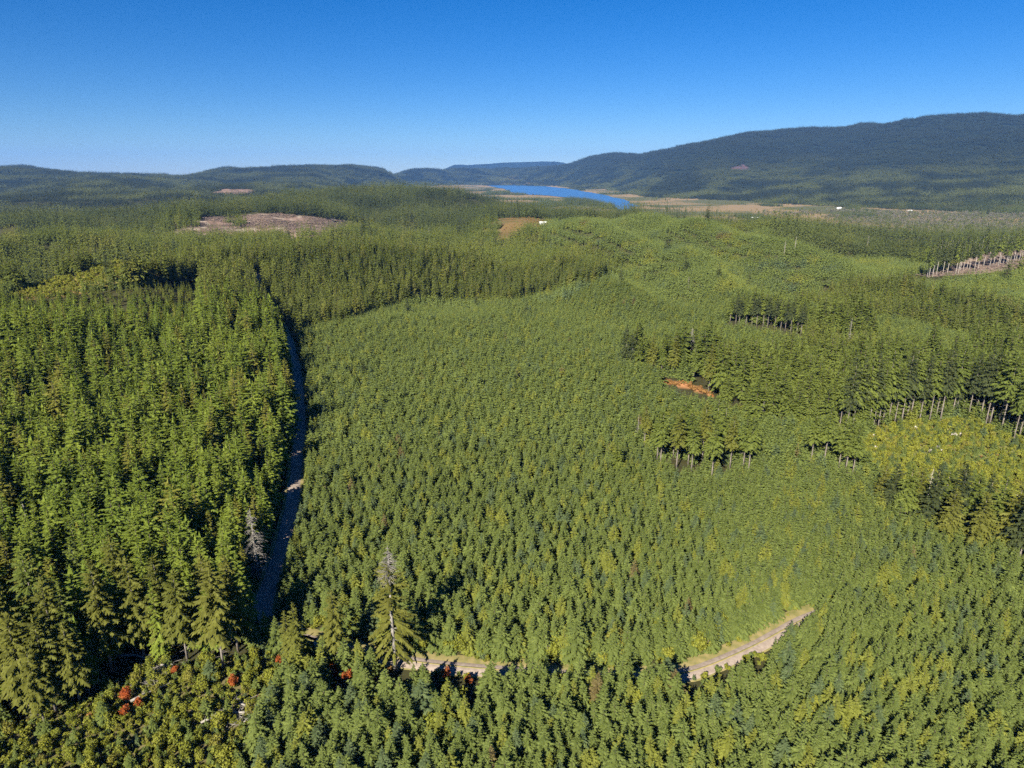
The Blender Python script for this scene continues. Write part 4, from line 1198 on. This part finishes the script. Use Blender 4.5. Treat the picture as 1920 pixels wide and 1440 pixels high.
for a in [(1757, 848, 2.0, 'large bleached root wad in the middle of the stumpy clearing'), (1745, 852, 1.4, 'smaller root wad leaning on the large bleached one'), (1905, 940, 1.8, 'white stump at the outer edge of the stumpy clearing'),
          (1634, 808, 1.5, 'white stump at the foot of the first bare trunks'), (1636, 822, 1.3, 'low white stump just below the first bare trunks'), (1715, 806, 1.2, 'pale stump near the top of the clearing'),
          (1790, 820, 1.3, 'pale stump between root wad and trunk row'), (1800, 818, 1.0, 'small stump touching the pale one near the trunk row'), (1855, 832, 1.1, 'pale stump under the last dark trunks'),
          (1690, 1352, 1.2, 'white bleached stump in the near plantation strip'), (1865, 868, 1.2, 'stump on the far side of the clearing'), (1640, 842, 1.0, 'small pale stump beside the left clump')]:
    root_wad(*a)

# ------------------------------------------------------------------ farm buildings and mast
def barn(px_, py_, L, W, Hh, rz, label, z_ray=True):
    p = ground_at(px_, py_)
    e = empty('farm_building', p, rz)
    T = Tris(); T.box((0, 0, Hh / 2 - 0.5), (L, W, Hh + 1.0))
    for sx_ in (-1, 1):
        x0 = sx_ * L / 2
        T.tri((x0, -W / 2, Hh), (x0, W / 2, Hh), (x0, 0, Hh + W * 0.3))
    obj('wall', T.mesh('wall', [M['whitewall']]), e)
    T = Tris(); o_ = 0.6
    for sy_ in (-1, 1):
        a = [(-L / 2 - o_, sy_ * (W / 2 + o_), Hh - 0.2), (L / 2 + o_, sy_ * (W / 2 + o_), Hh - 0.2), (L / 2 + o_, 0, Hh + W * 0.3 + 0.15), (-L / 2 - o_, 0, Hh + W * 0.3 + 0.15)]
        T.quad(*a); b = [(x_, y_, z_ - 0.18) for x_, y_, z_ in a]; T.quad(*b[::-1])
        for q in range(4):
            T.quad(a[q], a[(q + 1) % 4], b[(q + 1) % 4], b[q])
    obj('roof', T.mesh('roof', [M['roof']]), e)
    T = Tris(); T.box((-L * 0.2, -W / 2 - 0.04, 1.5), (3.2, 0.12, 3.0)); obj('door', T.mesh('door', [M['doorpaint']]), e)
    for q in range(3):
        T = Tris(); T.box((L * (0.05 + 0.15 * q), -W / 2 - 0.04, Hh * 0.55), (1.4, 0.1, 1.1)); obj('window', T.mesh('window', [M['glass']]), e)
    tag(e, label, 'building')
barn(1573, 392, 18, 9, 4.5, 0.3, 'white barn at the foot of the mountain beside the tan fields')
barn(1416, 411, 24, 9, 4, -0.2, 'white roofed barn in the marsh nearest the plantation hill')
barn(1018, 421, 11, 5, 3.2, 0.1, 'small white building on the bald brown hilltop')
barn(1706, 398, 18, 10, 5, 0.4, 'small pale farm building among the grey valley alders')
p = ground_at(1784, 213.5)
mast = empty('radio_mast', p)
Hm = 46.0
for a in range(3):
    t0 = a * 2.094; t1 = (a + 1) * 2.094
    T = Tris(); T.tube([(2.2 * math.cos(t0), 2.2 * math.sin(t0), -2), (0.8 * math.cos(t0), 0.8 * math.sin(t0), Hm)], [0.5, 0.35], 5, 0); obj('leg', T.mesh('leg', [M['steel']]), mast)
    T = Tris()
    for s_ in range(12):
        za = Hm * s_ / 12; zb = Hm * (s_ + 1) / 12; ra_ = 2.2 - 1.4 * s_ / 12; rb_ = 2.2 - 1.4 * (s_ + 1) / 12
        T.tube([(ra_ * math.cos(t0), ra_ * math.sin(t0), za), (rb_ * math.cos(t1), rb_ * math.sin(t1), zb)], [0.16, 0.16], 4, 0)
    obj('brace', T.mesh('brace', [M['steel']]), mast)
T = Tris(); T.tube([(0, 0, Hm - 1), (0, 0, Hm + 12)], [0.3, 0.15], 5, 0); obj('antenna', T.mesh('antenna', [M['steel']]), mast)
tag(mast, 'thin lattice radio mast on the mountain crest', 'mast')

# ------------------------------------------------------------------ haze
hm_, nt, out = new_mat('valley_air')
pv = nt.nodes.new('ShaderNodeVolumePrincipled')
pv.inputs['Color'].default_value = (0.16, 0.40, 1.0, 1)
pv.inputs['Density'].default_value = 0.000033
pv.inputs['Anisotropy'].default_value = 0.0
nt.links.new(pv.outputs[0], out.inputs['Volume'])
T = Tris(); T.box((0, 0, 0), (41000, 41000, 2)); 
zmin = -46.0; zmax = float(max(np.max(GZ) + 130.0, 200.0))
T.v = [(x_, y_, zmin if z_ < 0 else zmax) for x_, y_, z_ in T.v]
tag(obj('haze', T.mesh('haze', [hm_])), 'thin blue air over the valley', 'haze', kind='stuff')
